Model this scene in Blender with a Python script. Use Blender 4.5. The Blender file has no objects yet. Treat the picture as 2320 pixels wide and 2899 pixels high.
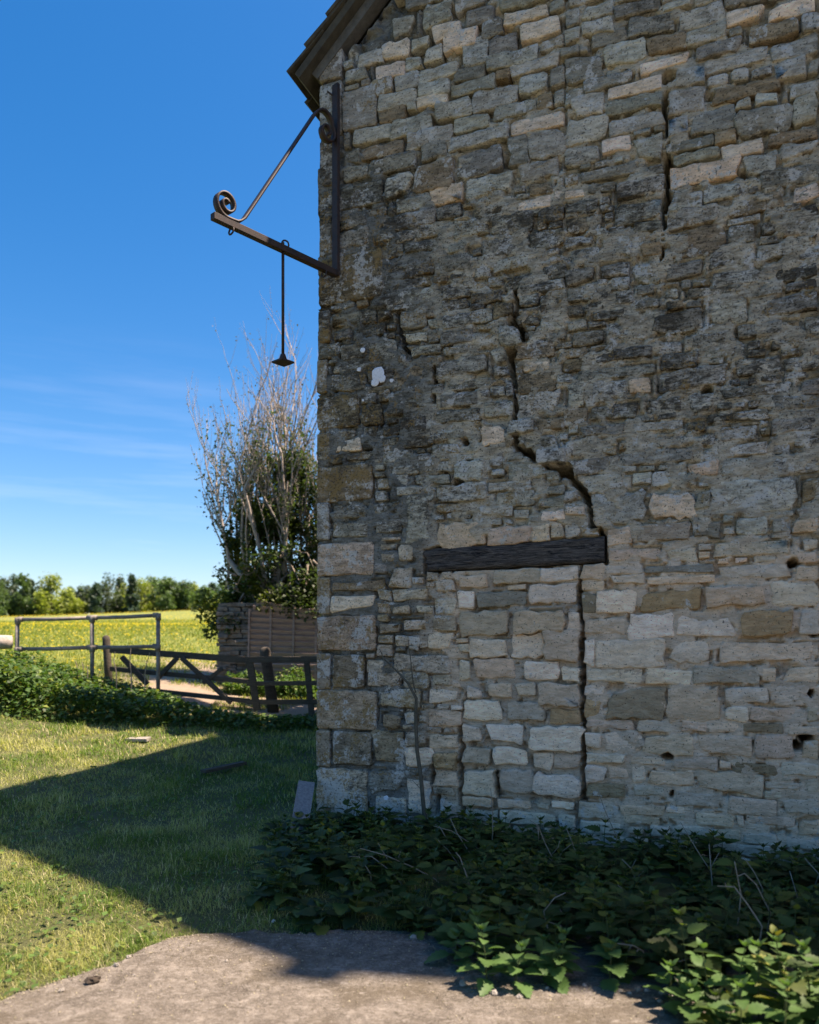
import bpy, math, random
import numpy as np
from mathutils import Vector, Matrix, noise as mnoise

random.seed(7); RNG = np.random.default_rng(7)
scene = bpy.context.scene
COL = scene.collection
R = math.radians

# ------------------------------------------------------------------ camera, sky, sun, exposure
F = 2320.0; CX = 1160.0; HZ = 1850.0; EYE = 1.5          # photo pixels, eye height in metres
cam_d = bpy.data.cameras.new('camera'); cam = bpy.data.objects.new('camera', cam_d); COL.objects.link(cam)
cam.location = (0, 0, EYE); cam.rotation_euler = (R(90), 0, 0)
cam_d.sensor_fit = 'HORIZONTAL'; cam_d.sensor_width = 36; cam_d.lens = 36
cam_d.shift_y = (HZ - 1449.5) / 2320.0
cam_d.clip_start = 0.05; cam_d.clip_end = 4000
cam_d.dof.use_dof = True; cam_d.dof.focus_distance = 6.2; cam_d.dof.aperture_fstop = 2.0
scene.camera = cam

WA = math.atan2(-0.363, 0.932)                            # heading of the gable wall
U = np.array([math.cos(WA), math.sin(WA), 0]); V = np.array([-math.sin(WA), math.cos(WA), 0])
CORNER = np.array([-0.78, 6.8, 0.0])
SUN_A, SUN_B = 0.47, 0.18                                 # shadow run per metre of height, along and out of the gable
to_sun = U * SUN_A + V * SUN_B + np.array([0, 0, 1.0]); to_sun /= np.linalg.norm(to_sun)
sun_el = math.asin(to_sun[2]); sun_az = math.atan2(to_sun[0], to_sun[1])

world = bpy.data.worlds.new('World'); scene.world = world; world.use_nodes = True
wn = world.node_tree.nodes; wl = world.node_tree.links; wn.clear()
w_out = wn.new('ShaderNodeOutputWorld'); w_bg = wn.new('ShaderNodeBackground'); w_sky = wn.new('ShaderNodeTexSky')
w_sky.sky_type = 'NISHITA'; w_sky.sun_disc = False
w_sky.sun_elevation = sun_el; w_sky.sun_rotation = sun_az
w_sky.air_density = 1.0; w_sky.dust_density = 1.0; w_sky.ozone_density = 3.5; w_sky.altitude = 100
w_bg.inputs['Strength'].default_value = 0.08
# thin streaks of high cloud
w_tc = wn.new('ShaderNodeTexCoord'); w_map = wn.new('ShaderNodeMapping'); w_map.inputs['Scale'].default_value = (2.0, 2.0, 24)
w_map.inputs['Rotation'].default_value = (0.03, -0.03, 1.3)
w_no = wn.new('ShaderNodeTexNoise'); w_no.inputs['Scale'].default_value = 1.5; w_no.inputs['Detail'].default_value = 7; w_no.inputs['Roughness'].default_value = 0.55
w_ramp = wn.new('ShaderNodeMapRange'); w_ramp.inputs[1].default_value = 0.50; w_ramp.inputs[2].default_value = 0.95; w_ramp.inputs[4].default_value = 0.15
w_mix = wn.new('ShaderNodeMix'); w_mix.data_type = 'RGBA'; w_mix.inputs[7].default_value = (8.5, 9.0, 9.6, 1)
wl.new(w_tc.outputs['Generated'], w_map.inputs[0]); wl.new(w_map.outputs[0], w_no.inputs['Vector'])
w_sep = wn.new('ShaderNodeSeparateXYZ'); wl.new(w_tc.outputs['Generated'], w_sep.inputs[0])
w_b1 = wn.new('ShaderNodeMapRange'); w_b1.inputs[1].default_value = 0.36; w_b1.inputs[2].default_value = 0.22; wl.new(w_sep.outputs[2], w_b1.inputs[0])   # streaks lie low in the sky, all round
w_mu = wn.new('ShaderNodeMath'); w_mu.operation = 'MULTIPLY'; wl.new(w_ramp.outputs[0], w_mu.inputs[0]); wl.new(w_b1.outputs[0], w_mu.inputs[1])
wl.new(w_no.outputs[0], w_ramp.inputs[0]); wl.new(w_mu.outputs[0], w_mix.inputs[0])
w_hs = wn.new('ShaderNodeHueSaturation'); w_hs.inputs['Saturation'].default_value = 1.44
wl.new(w_sky.outputs[0], w_hs.inputs['Color']); wl.new(w_hs.outputs[0], w_mix.inputs[6]); wl.new(w_mix.outputs[2], w_bg.inputs[0]); wl.new(w_bg.outputs[0], w_out.inputs[0])

sun_d = bpy.data.lights.new('sun', 'SUN'); sun_d.energy = 4.5; sun_d.angle = R(0.53); sun_d.color = (1.0, 0.94, 0.84)
sun = bpy.data.objects.new('sun', sun_d); COL.objects.link(sun)
sun.rotation_euler = Vector(to_sun).to_track_quat('Z', 'Y').to_euler(); sun.location = (20, 10, 30)

scene.render.engine = 'CYCLES'
vs = scene.view_settings; vs.view_transform = 'Standard'; vs.look = 'None'; vs.exposure = 1.5; vs.use_white_balance = True; vs.white_balance_temperature = 7500; vs.white_balance_tint = 22; vs.gamma = 1.0; vs.use_curve_mapping = False
scene.cycles.max_bounces = 8; scene.cycles.transparent_max_bounces = 8

# ------------------------------------------------------------------ helpers
def P(px, py, Y):                                         # a photo pixel at depth Y
    return np.array([(px - CX) / F * Y, Y, EYE - (py - HZ) / F * Y])
def wall_sz(px, py):                                      # a photo pixel on the gable plane -> along wall, height
    k = (px - CX) / F
    s = (k * CORNER[1] - CORNER[0]) / (U[0] - U[1] * k)
    Y = CORNER[1] + U[1] * s
    return s, EYE - (py - HZ) / F * Y
def sz_px(s, z):                                          # inverse
    X = CORNER[0] + U[0] * s; Y = CORNER[1] + U[1] * s
    return CX + F * X / Y, HZ - (z - EYE) * F / Y
def sstep(a, b, x):
    t = np.clip((np.asarray(x, float) - a) / (b - a), 0, 1); return t * t * (3 - 2 * t)

def tag(o, label=None, cat=None, group=None, kind=None):
    if label: o['label'] = label
    if cat: o['category'] = cat
    if group: o['group'] = group
    if kind: o['kind'] = kind
    return o
def empty(name, loc=(0, 0, 0), rz=0, parent=None):
    o = bpy.data.objects.new(name, None); COL.objects.link(o); o.location = loc; o.rotation_euler = (0, 0, rz)
    o.empty_display_size = 0.2
    if parent: o.parent = parent
    return o
def link(name, me, mat=None, parent=None):
    if mat and not me.materials: me.materials.append(mat)
    o = bpy.data.objects.new(name, me); COL.objects.link(o)
    if parent: o.parent = parent
    return o
def npmesh(name, V_, faces, smooth=False, attrs=None):
    """faces: an (n,k) int array or a list of such arrays; attrs: name -> (nverts,3) colours"""
    if not isinstance(faces, (list, tuple)): faces = [faces]
    faces = [np.asarray(f, np.int32) for f in faces if len(f)]
    me = bpy.data.meshes.new(name); V_ = np.asarray(V_, np.float32)
    me.vertices.add(len(V_)); me.vertices.foreach_set('co', V_.ravel())
    nl = sum(f.size for f in faces); npol = sum(len(f) for f in faces)
    me.loops.add(nl); me.polygons.add(npol)
    me.loops.foreach_set('vertex_index', np.concatenate([f.ravel() for f in faces]))
    tot = np.concatenate([np.full(len(f), f.shape[1], np.int32) for f in faces])
    st = np.concatenate([[0], np.cumsum(tot)[:-1]]).astype(np.int32)
    me.polygons.foreach_set('loop_start', st); me.polygons.foreach_set('loop_total', tot)
    if smooth: me.polygons.foreach_set('use_smooth', np.ones(npol, bool))
    if attrs:
        for k, c in attrs.items():
            a = me.attributes.new(k, 'FLOAT_COLOR', 'POINT'); c = np.asarray(c, np.float32)
            if c.ndim == 1: c = np.tile(c, (len(V_), 1))
            if c.shape[1] == 3: c = np.concatenate([c, np.ones((len(c), 1), np.float32)], 1)
            a.data.foreach_set('color', c.ravel())
    me.update(calc_edges=True); me.validate()
    return me

class MB:                                                 # gathers boxes and tubes into one mesh
    def __init__(s): s.v = []; s.f = []
    def add(s, vs, fs):
        b = len(s.v); s.v += [tuple(map(float, q)) for q in vs]; s.f += [[i + b for i in f] for f in fs]
    def box(s, c, h, m=None, bev=0.0, jit=0.0):
        hx, hy, hz = h; m = m or Matrix.Identity(3); vs = []
        if bev <= 0:
            for z in (-1, 1):
                for x, y in ((-1, -1), (1, -1), (1, 1), (-1, 1)): vs.append((x * hx, y * hy, z * hz))
            fs = [(3, 2, 1, 0), (4, 5, 6, 7), (0, 1, 5, 4), (1, 2, 6, 5), (2, 3, 7, 6), (3, 0, 4, 7)]
        else:
            b = bev
            for z, e in ((-hz, b), (-hz + b, 0), (hz - b, 0), (hz, b)):
                for x, y in ((-1, -1), (1, -1), (1, 1), (-1, 1)):
                    ex, ey = hx - e, hy - e
                    vs.append((x * ex, y * ey, z)); 
            fs = [(3, 2, 1, 0), (12, 13, 14, 15)]
            for r in range(3):
                for i in range(4): fs.append((r * 4 + i, r * 4 + (i + 1) % 4, r * 4 + 4 + (i + 1) % 4, r * 4 + 4 + i))
        out = []
        for q in vs:
            w = m @ Vector(q) + Vector(c)
            if jit: w += Vector((random.uniform(-jit, jit) for _ in range(3)))
            out.append(w)
        s.add(out, fs); return s
    def beam(s, a, b, w, t, up=(0, 0, 1), bev=0.0, jit=0.0):
        a = Vector(a); b = Vector(b); d = (b - a); L = d.length; d.normalize()
        side = d.cross(Vector(up)).normalized(); n = side.cross(d).normalized()
        m = Matrix((d, side, n)).transposed()
        return s.box((a + b) / 2, (L / 2, w / 2, t / 2), m, bev, jit)
    def tube(s, pts, rad, n=6, cap=True):
        pts = [Vector(p) for p in pts]; k = len(pts)
        rad = [rad] * k if not hasattr(rad, '__len__') else rad
        vs = []; fs = []; ref = Vector((0.3, 0.5, 0.8)).normalized()
        for i, p in enumerate(pts):
            d = (pts[min(i + 1, k - 1)] - pts[max(i - 1, 0)]).normalized()
            if abs(d.dot(ref)) > 0.95: ref = Vector((1, 0, 0))
            a = d.cross(ref).normalized(); b = d.cross(a)
            for j in range(n):
                t = 2 * math.pi * j / n; vs.append(p + (a * math.cos(t) + b * math.sin(t)) * rad[i])
        for i in range(k - 1):
            for j in range(n): fs.append((i * n + j, i * n + (j + 1) % n, (i + 1) * n + (j + 1) % n, (i + 1) * n + j))
        if cap: fs.append(tuple(range(n - 1, -1, -1))); fs.append(tuple((k - 1) * n + j for j in range(n)))
        s.add(vs, fs); return s
    def ribbon(s, pts, side, w, t):                       # flat strap along pts, width w along side
        pts = [Vector(p) for p in pts]; side = Vector(side).normalized(); vs = []; fs = []; k = len(pts)
        for i, p in enumerate(pts):
            d = (pts[min(i + 1, k - 1)] - pts[max(i - 1, 0)]).normalized(); n = d.cross(side).normalized()
            for x, y in ((-1, -1), (1, -1), (1, 1), (-1, 1)): vs.append(p + side * (x * w / 2) + n * (y * t / 2))
        for i in range(k - 1):
            for j in range(4): fs.append((i * 4 + j, i * 4 + (j + 1) % 4, i * 4 + 4 + (j + 1) % 4, i * 4 + 4 + j))
        fs.append((3, 2, 1, 0)); fs.append(tuple((k - 1) * 4 + j for j in range(4)))
        s.add(vs, fs); return s
    def mesh(s, name, smooth=False):
        me = bpy.data.meshes.new(name); me.from_pydata(s.v, [], s.f)
        if smooth: me.polygons.foreach_set('use_smooth', np.ones(len(me.polygons), bool))
        me.update(); return me
    def build(s, name, mat, parent=None, smooth=False): return link(name, s.mesh(name, smooth), mat, parent)

# value noise on the cpu, for relief
_tab = RNG.random((256, 256))
def vnoise(x, y):
    x = np.asarray(x, float); y = np.asarray(y, float)
    xi = np.floor(x).astype(int); yi = np.floor(y).astype(int); fx = x - xi; fy = y - yi
    fx = fx * fx * (3 - 2 * fx); fy = fy * fy * (3 - 2 * fy)
    g = lambda a, b: _tab[a & 255, b & 255]
    return (g(xi, yi) * (1 - fx) + g(xi + 1, yi) * fx) * (1 - fy) + (g(xi, yi + 1) * (1 - fx) + g(xi + 1, yi + 1) * fx) * fy
def fbm(x, y, o=4, r=0.5):
    t = 0; a = 1; n = 0
    for i in range(o):
        t = t + a * vnoise(x * 2 ** i + 17.3 * i, y * 2 ** i + 5.1 * i); n += a; a *= r
    return t / n                                          # about 0..1

# ------------------------------------------------------------------ materials
class NT:
    def __init__(s, name):
        s.m = bpy.data.materials.new(name); s.m.use_nodes = True; s.t = s.m.node_tree; s.n = s.t.nodes; s.l = s.t.links
        s.n.clear(); s.out = s.n.new('ShaderNodeOutputMaterial'); s.b = s.n.new('ShaderNodeBsdfPrincipled')
        s.l.new(s.b.outputs[0], s.out.inputs[0]); s.b.inputs['Roughness'].default_value = 0.85
        s.b.inputs['Specular IOR Level'].default_value = 0.25
    def put(s, sock, v):
        if hasattr(v, 'is_linked') or hasattr(v, 'links'): s.l.new(v, sock)
        elif isinstance(v, (tuple, list)) and len(v) == 3 and sock.type == 'RGBA': sock.default_value = (*v, 1)
        else: sock.default_value = v
    def pos(s, scale=(1, 1, 1), obj=False):
        if obj: g = s.n.new('ShaderNodeTexCoord').outputs['Object']
        else: g = s.n.new('ShaderNodeNewGeometry').outputs['Position']
        if scale == (1, 1, 1): return g
        m = s.n.new('ShaderNodeMapping'); m.inputs['Scale'].default_value = scale; s.l.new(g, m.inputs[0]); return m.outputs[0]
    def noise(s, vec, scale, detail=5, rough=0.55, dist=0.0):
        q = s.n.new('ShaderNodeTexNoise'); q.inputs['Scale'].default_value = scale; q.inputs['Detail'].default_value = detail
        q.inputs['Roughness'].default_value = rough; q.inputs['Distortion'].default_value = dist; s.l.new(vec, q.inputs['Vector']); return q.outputs[0]
    def vor(s, vec, scale, feature='F1'):
        q = s.n.new('ShaderNodeTexVoronoi'); q.feature = feature; q.inputs['Scale'].default_value = scale; s.l.new(vec, q.inputs['Vector']); return q.outputs[0]
    def rng(s, v, a, b, c=0.0, d=1.0):
        q = s.n.new('ShaderNodeMapRange'); s.put(q.inputs[0], v)
        for i, x in enumerate((a, b, c, d)): s.put(q.inputs[i + 1], x)
        return q.outputs[0]
    def math(s, op, a, b=0.0):
        q = s.n.new('ShaderNodeMath'); q.operation = op; s.put(q.inputs[0], a); s.put(q.inputs[1], b); return q.outputs[0]
    def mix(s, f, a, b, blend='MIX'):
        q = s.n.new('ShaderNodeMix'); q.data_type = 'RGBA'; q.blend_type = blend
        s.put(q.inputs[0], f); s.put(q.inputs[6], a); s.put(q.inputs[7], b); return q.outputs[2]
    def attr(s, name):
        q = s.n.new('ShaderNodeAttribute'); q.attribute_name = name; return q
    def bump(s, h, dist=0.01, strength=1.0, normal=None):
        q = s.n.new('ShaderNodeBump'); q.inputs['Distance'].default_value = dist; q.inputs['Strength'].default_value = strength
        s.l.new(h, q.inputs['Height'])
        if normal: s.l.new(normal, q.inputs['Normal'])
        s.l.new(q.outputs[0], s.b.inputs['Normal']); return q.outputs[0]
    def col(s, c): s.put(s.b.inputs['Base Color'], c)
    def translucent(s, c, f=0.35):
        t = s.n.new('ShaderNodeBsdfTranslucent'); s.put(t.inputs[0], c); x = s.n.new('ShaderNodeMixShader'); x.inputs[0].default_value = f
        s.l.new(s.b.outputs[0], x.inputs[1]); s.l.new(t.outputs[0], x.inputs[2]); s.l.new(x.outputs[0], s.out.inputs[0])

def mat_stone():
    q = NT('weathered_stone'); p = q.pos(); ps = q.pos((1, 1, 2.6)); tone = q.attr('tone').outputs['Color']
    la = q.attr('lichen').outputs['Color']; sp = q.n.new('ShaderNodeSeparateColor'); q.l.new(la, sp.inputs[0]); wd, ww, wo = sp.outputs[:3]
    c = q.mix(q.rng(q.noise(ps, 9, 9, 0.72, 0.4), 0.38, 0.62, 0, 1), q.mix(1.0, tone, q.mix(q.rng(wd, 0.05, 0.5), (0.88, 0.85, 0.8), (0.5, 0.485, 0.45)), 'MULTIPLY'), q.mix(1.0, tone, (1.3, 1.29, 1.26), 'MULTIPLY'))
    c = q.mix(q.rng(q.noise(ps, 22, 6, 0.7), 0.5, 0.68, 0, q.rng(wd, 0.05, 0.5, 0.2, 0.6)), c, q.mix(1.0, tone, (0.6, 0.52, 0.42), 'MULTIPLY'))
    # white crust lichen in blotches
    wm = q.math('ADD', q.math('MULTIPLY', q.noise(p, 6.5, 3, 0.5), 0.55), q.math('MULTIPLY', q.noise(p, 27, 8, 0.68), 0.45))
    th = q.rng(ww, 0, 1, 0.69, 0.44)
    f = q.rng(q.math('SUBTRACT', wm, th), 0.0, 0.035, 0, 0.8)
    c = q.mix(f, c, q.mix(q.noise(p, 45, 4), (0.46, 0.45, 0.4), (0.76, 0.745, 0.68)))
    # dark algae and black crust
    dm = q.math('ADD', q.math('MULTIPLY', q.noise(p, 2.6, 4, 0.6), 0.45), q.math('MULTIPLY', q.noise(ps, 17, 10, 0.78, 0.3), 0.55))
    th = q.rng(wd, 0, 1, 0.685, 0.40)
    f = q.rng(q.math('SUBTRACT', dm, th), 0.0, 0.08, 0, 0.88)
    c = q.mix(f, c, q.mix(q.noise(p, 38, 5, 0.7), (0.025, 0.021, 0.016), (0.085, 0.073, 0.055)))
    # ochre and orange spots
    om = q.math('ADD', q.math('MULTIPLY', q.noise(p, 6.0, 3, 0.5), 0.42), q.math('MULTIPLY', q.noise(p, 50, 6, 0.68), 0.58))
    th = q.rng(wo, 0, 1, 0.68, 0.46)
    f = q.rng(q.math('SUBTRACT', om, th), 0.0, 0.05, 0, 0.75)
    c = q.mix(f, c, q.mix(q.noise(p, 12, 2), (0.24, 0.17, 0.08), (0.36, 0.22, 0.07)))
    # pits
    c = q.mix(q.rng(q.math('ADD', q.noise(p, 70, 4, 0.6), q.math('MULTIPLY', wd, 0.07)), 0.61, 0.68, 0, 0.8), c, (0.03, 0.028, 0.024))
    q.col(c)
    h = q.math('ADD', q.math('MULTIPLY', q.noise(ps, 26, 9, 0.7), 1.0), q.math('MULTIPLY', q.noise(p, 9, 4, 0.5), 1.4))
    q.bump(h, 0.03, 1.0); q.b.inputs['Roughness'].default_value = 1.0; q.b.inputs['Specular IOR Level'].default_value = 0.0
    return q.m
def mat_plain(name, ca, cb, scale=12, rough=0.85, bump=0.004, bscale=60, stretch=(1, 1, 1), spec=0.2, obj=False):
    q = NT(name); p = q.pos(stretch, obj); q.col(q.mix(q.rng(q.noise(p, scale, 7, 0.65), 0.3, 0.7), ca, cb))
    q.bump(q.noise(p, bscale, 6, 0.65), bump); q.b.inputs['Roughness'].default_value = rough; q.b.inputs['Specular IOR Level'].default_value = spec; return q.m
def mat_leaf(name, trans=0.35, rough=0.55, spec=0.35, tint=(1, 1, 1)):
    q = NT(name); a = q.attr('tone').outputs['Color']; p = q.pos()
    c = q.mix(q.rng(q.noise(p, 30, 3), 0.3, 0.7), a, q.mix(1.0, a, (0.7, 0.75, 0.65), 'MULTIPLY'))
    q.col(c); q.b.inputs['Roughness'].default_value = rough; q.b.inputs['Specular IOR Level'].default_value = spec
    q.translucent(q.mix(1.0, c, (1.5, 1.6, 0.8), 'MULTIPLY'), trans); return q.m
def mat_wood(name, ca, cb, axis_scale=(1, 8, 8), obj=True, bump=0.006):
    q = NT(name); p = q.pos(axis_scale, obj); n = q.noise(p, 6, 9, 0.7, 0.6)
    q.col(q.mix(q.rng(n, 0.32, 0.68), ca, cb)); q.bump(q.math('ADD', n, q.math('MULTIPLY', q.noise(p, 18, 5), 0.6)), bump); q.b.inputs['Roughness'].default_value = 0.9
    return q.m

M = {}
M['stone'] = mat_stone()
M['iron'] = mat_plain('rusty_black_iron', (0.008, 0.008, 0.009), (0.045, 0.022, 0.012), 25, 0.6, 0.001, 150, spec=0.4)
M['slate'] = mat_plain('stone_slate', (0.035, 0.033, 0.027), (0.09, 0.082, 0.06), 9, 0.95, 0.008, 30)
M['bark'] = mat_plain('pale_bark', (0.26, 0.22, 0.18), (0.48, 0.42, 0.36), 20, 0.9, 0.004, 60)
M['dead'] = mat_plain('dead_stem', (0.19, 0.15, 0.105), (0.34, 0.285, 0.22), 30, 0.8, 0.001, 120)
M['sapling'] = mat_plain('sapling_bark', (0.055, 0.05, 0.035), (0.12, 0.105, 0.075), 30, 0.8, 0.001, 120)
M['pipe'] = mat_plain('galvanised_pipe', (0.12, 0.095, 0.07), (0.27, 0.255, 0.225), 14, 0.6, 0.001, 90, spec=0.4)
M['grey_wood'] = mat_plain('grey_weathered_wood', (0.045, 0.038, 0.028), (0.11, 0.094, 0.072), 14, 0.9, 0.004, 40, (0.6, 0.6, 5))
M['panel_wood'] = mat_plain('fence_panel_wood', (0.22, 0.15, 0.115), (0.44, 0.33, 0.275), 10, 0.9, 0.004, 40, (0.5, 0.5, 6))
M['plank'] = mat_plain('grey_plank', (0.13, 0.13, 0.125), (0.27, 0.26, 0.245), 12, 0.9, 0.004, 40, (4, 4, 0.8))
M['leaf'] = mat_leaf('leaf')
M['grass'] = mat_leaf('grass_blade', 0.4, 0.6, 0.25)
M['pebble'] = mat_plain('pebble', (0.16, 0.14, 0.11), (0.38, 0.35, 0.3), 40, 0.9, 0.002, 150)
M['old_wall'] = mat_plain('old_wall_stone', (0.09, 0.08, 0.065), (0.26, 0.235, 0.19), 9, 0.95, 0.01, 40)
M['white'] = mat_plain('white_scrap', (0.6, 0.62, 0.64), (0.82, 0.83, 0.84), 60, 0.8, 0.002, 150)
M['dung'] = mat_plain('dark_clod', (0.03, 0.024, 0.018), (0.07, 0.055, 0.04), 40, 0.95, 0.004, 100)

# ------------------------------------------------------------------ ground
def tz(X, Y):
    X = np.asarray(X, float); Y = np.asarray(Y, float)
    z = np.interp(Y, [-60, 3, 4.3, 5, 7, 9, 12, 15, 20, 40, 80, 140, 200, 700], [-0.06, -0.05, -0.03, 0.05, 0.15, 0.28, 0.5, 0.82, 1.25, 2.6, 4.4, 7.2, 7.0, -10])
    z = z + 0.07 * np.clip(-X - 2, 0, 6) * sstep(4.5, 11, Y) * (1 - sstep(25, 60, Y))
    z = z + 0.045 * np.clip(X + 70, -60, 90) * sstep(40, 140, Y)
    z = z + 0.05 * (fbm(X * 0.7 + 40, Y * 0.7 + 11, 3) - 0.5) * sstep(5, 9, Y)
    return z
def axis(parts):
    out = []
    for a, b, st in parts: out += list(np.arange(a, b, st))
    return np.array(out)
def grid_mesh(name, xs, ys, zf, attrs=None):
    gx, gy = np.meshgrid(xs, ys); nx, ny = len(xs), len(ys)
    Vv = np.stack([gx.ravel(), gy.ravel(), zf(gx, gy).ravel()], 1)
    i = np.arange(nx * ny).reshape(ny, nx)
    Fq = np.stack([i[:-1, :-1].ravel(), i[:-1, 1:].ravel(), i[1:, 1:].ravel(), i[1:, :-1].ravel()], 1)
    return npmesh(name, Vv, Fq, True, attrs)
xs = axis([(-600, -60, 20), (-60, -14, 2), (-14, 4, 0.2), (4, 30, 2), (30, 620, 20)])
ys = axis([(-60, 2, 4), (2, 16, 0.2), (16, 30, 0.7), (30, 160, 4), (160, 720, 20)])
q = NT('field_ground'); p = q.pos()
sx = q.n.new('ShaderNodeSeparateXYZ'); q.l.new(p, sx.inputs[0])
near = q.rng(sx.outputs[1], 11.5, 13.5)                                       # lawn earth, then the meadow
lawn = q.mix(q.noise(p, 3, 5), (0.06, 0.075, 0.022), (0.12, 0.115, 0.05))
mead = q.mix(q.rng(q.noise(p, 0.9, 6, 0.6), 0.35, 0.65), (0.085, 0.14, 0.03), (0.165, 0.185, 0.045))
mead = q.mix(q.rng(q.noise(q.pos((1, 0.35, 1)), 7, 8, 0.7), 0.45, 0.62, 0, 0.6), mead, (0.32, 0.29, 0.05))
dirt = q.mix(q.noise(p, 5, 6, 0.7), (0.2, 0.15, 0.1), (0.4, 0.31, 0.22))
dx = q.math('MULTIPLY', q.rng(sx.outputs[1], 11.2, 12.4), q.rng(sx.outputs[1], 17.5, 24, 1, 0))
dx = q.math('MULTIPLY', dx, q.rng(sx.outputs[0], -7.5, -4.2))
dm = q.rng(q.math('ADD', q.noise(p, 0.8, 6, 0.65), q.math('MULTIPLY', dx, 0.42)), 0.70, 0.80)
gc = q.mix(near, lawn, mead); gc = q.mix(q.math('MULTIPLY', dm, dx), gc, dirt)
q.col(gc); q.bump(q.noise(p, 25, 8, 0.7), 0.03)
M['field'] = q.m
fld = link('field', grid_mesh('field', xs, ys, tz), M['field']); tag(fld, kind='structure')

# concrete yard
edge = [(-90, 2866), (0, 2838), (70, 2812), (140, 2790), (200, 2770), (270, 2747), (340, 2727), (410, 2690), (480, 2662), (560, 2650), (640, 2652), (740, 2640), (880, 2646), (1000, 2644), (1120, 2640), (1240, 2640), (1400, 2640), (1700, 2640), (2100, 2640), (2700, 2640)]
pts = []
for px, py in edge:
    Y = F * EYE / (py - HZ); pts.append(((px - CX) / F * Y, Y))
xe = np.array([a for a, b in pts]); ye = np.array([b for a, b in pts])
q = NT('concrete'); p = q.pos()
c = q.mix(q.rng(q.noise(p, 3.5, 6, 0.62), 0.3, 0.7), (0.085, 0.072, 0.056), (0.185, 0.161, 0.128))
c = q.mix(q.rng(q.noise(p, 11, 8, 0.75), 0.44, 0.64, 0, 0.75), c, (0.31, 0.275, 0.225))
c = q.mix(q.rng(q.noise(p, 55, 6, 0.75), 0.48, 0.60, 0, 0.8), c, (0.09, 0.078, 0.06))
c = q.mix(q.rng(q.noise(p, 140, 4, 0.7), 0.54, 0.64, 0, 0.6), c, (0.36, 0.33, 0.28))
c = q.mix(q.rng(q.noise(p, 1.3, 6, 0.65), 0.47, 0.60, 0, 0.75), c, (0.105, 0.087, 0.06))
c = q.mix(q.rng(q.noise(q.pos((1, 2.5, 1)), 26, 5, 0.7), 0.56, 0.66, 0, 0.55), c, (0.37, 0.335, 0.28))
q.col(c); q.bump(q.math('ADD', q.noise(p, 60, 8, 0.75), q.noise(p, 9, 4)), 0.012); q.b.inputs['Roughness'].default_value = 0.95; q.b.inputs['Specular IOR Level'].default_value = 0.1
M['concrete'] = q.m
Vv = []; xs2 = np.concatenate([np.linspace(-2.6, 5.0, 260), np.linspace(5.5, 26, 24)]); rows = np.linspace(0, 1, 40)  # unseen yard behind the camera, widened to bounce sunlight onto the gable
for x in xs2:
    ytop = np.interp(x, xe, ye) if x > xe[0] else ye[0] + (x - xe[0]) * 0.5
    ytop += 0.10 * (vnoise(x * 7, 3.3) - 0.5) + 0.07 * (vnoise(x * 24, 8.3) - 0.5)
    for r in rows:
        y = -30 + (ytop + 30) * (1 - (1 - r) ** 3)
        Vv.append((x, y, 0.012 + 0.012 * (vnoise(x * 2 + 9, y * 2) - 0.5) - (0.07 if r == 1 else 0)))
n = len(rows); i = np.arange(len(xs2) * n).reshape(len(xs2), n)
Fq = np.stack([i[:-1, :-1].ravel(), i[1:, :-1].ravel(), i[1:, 1:].ravel(), i[:-1, 1:].ravel()], 1)
tag(link('concrete_yard', npmesh('concrete_yard', np.array(Vv), Fq, True), M['concrete']), kind='structure')
def on_concrete(X, Y):
    return (Y < np.interp(X, xe, ye)) & (X > -2.6)

# ------------------------------------------------------------------ the barn
barn = empty('barn', CORNER, WA)
tag(barn, 'old rubble stone barn gable with large corner stones, blocked doorway and jagged crack', 'barn')
PITCH = 0.96; ZE = 6.14; HALF = 8.0; RIGHT = HALF + PITCH * HALF / 2.0  # unseen gable width and steep right slope shaped to place the barn's shadow
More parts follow.
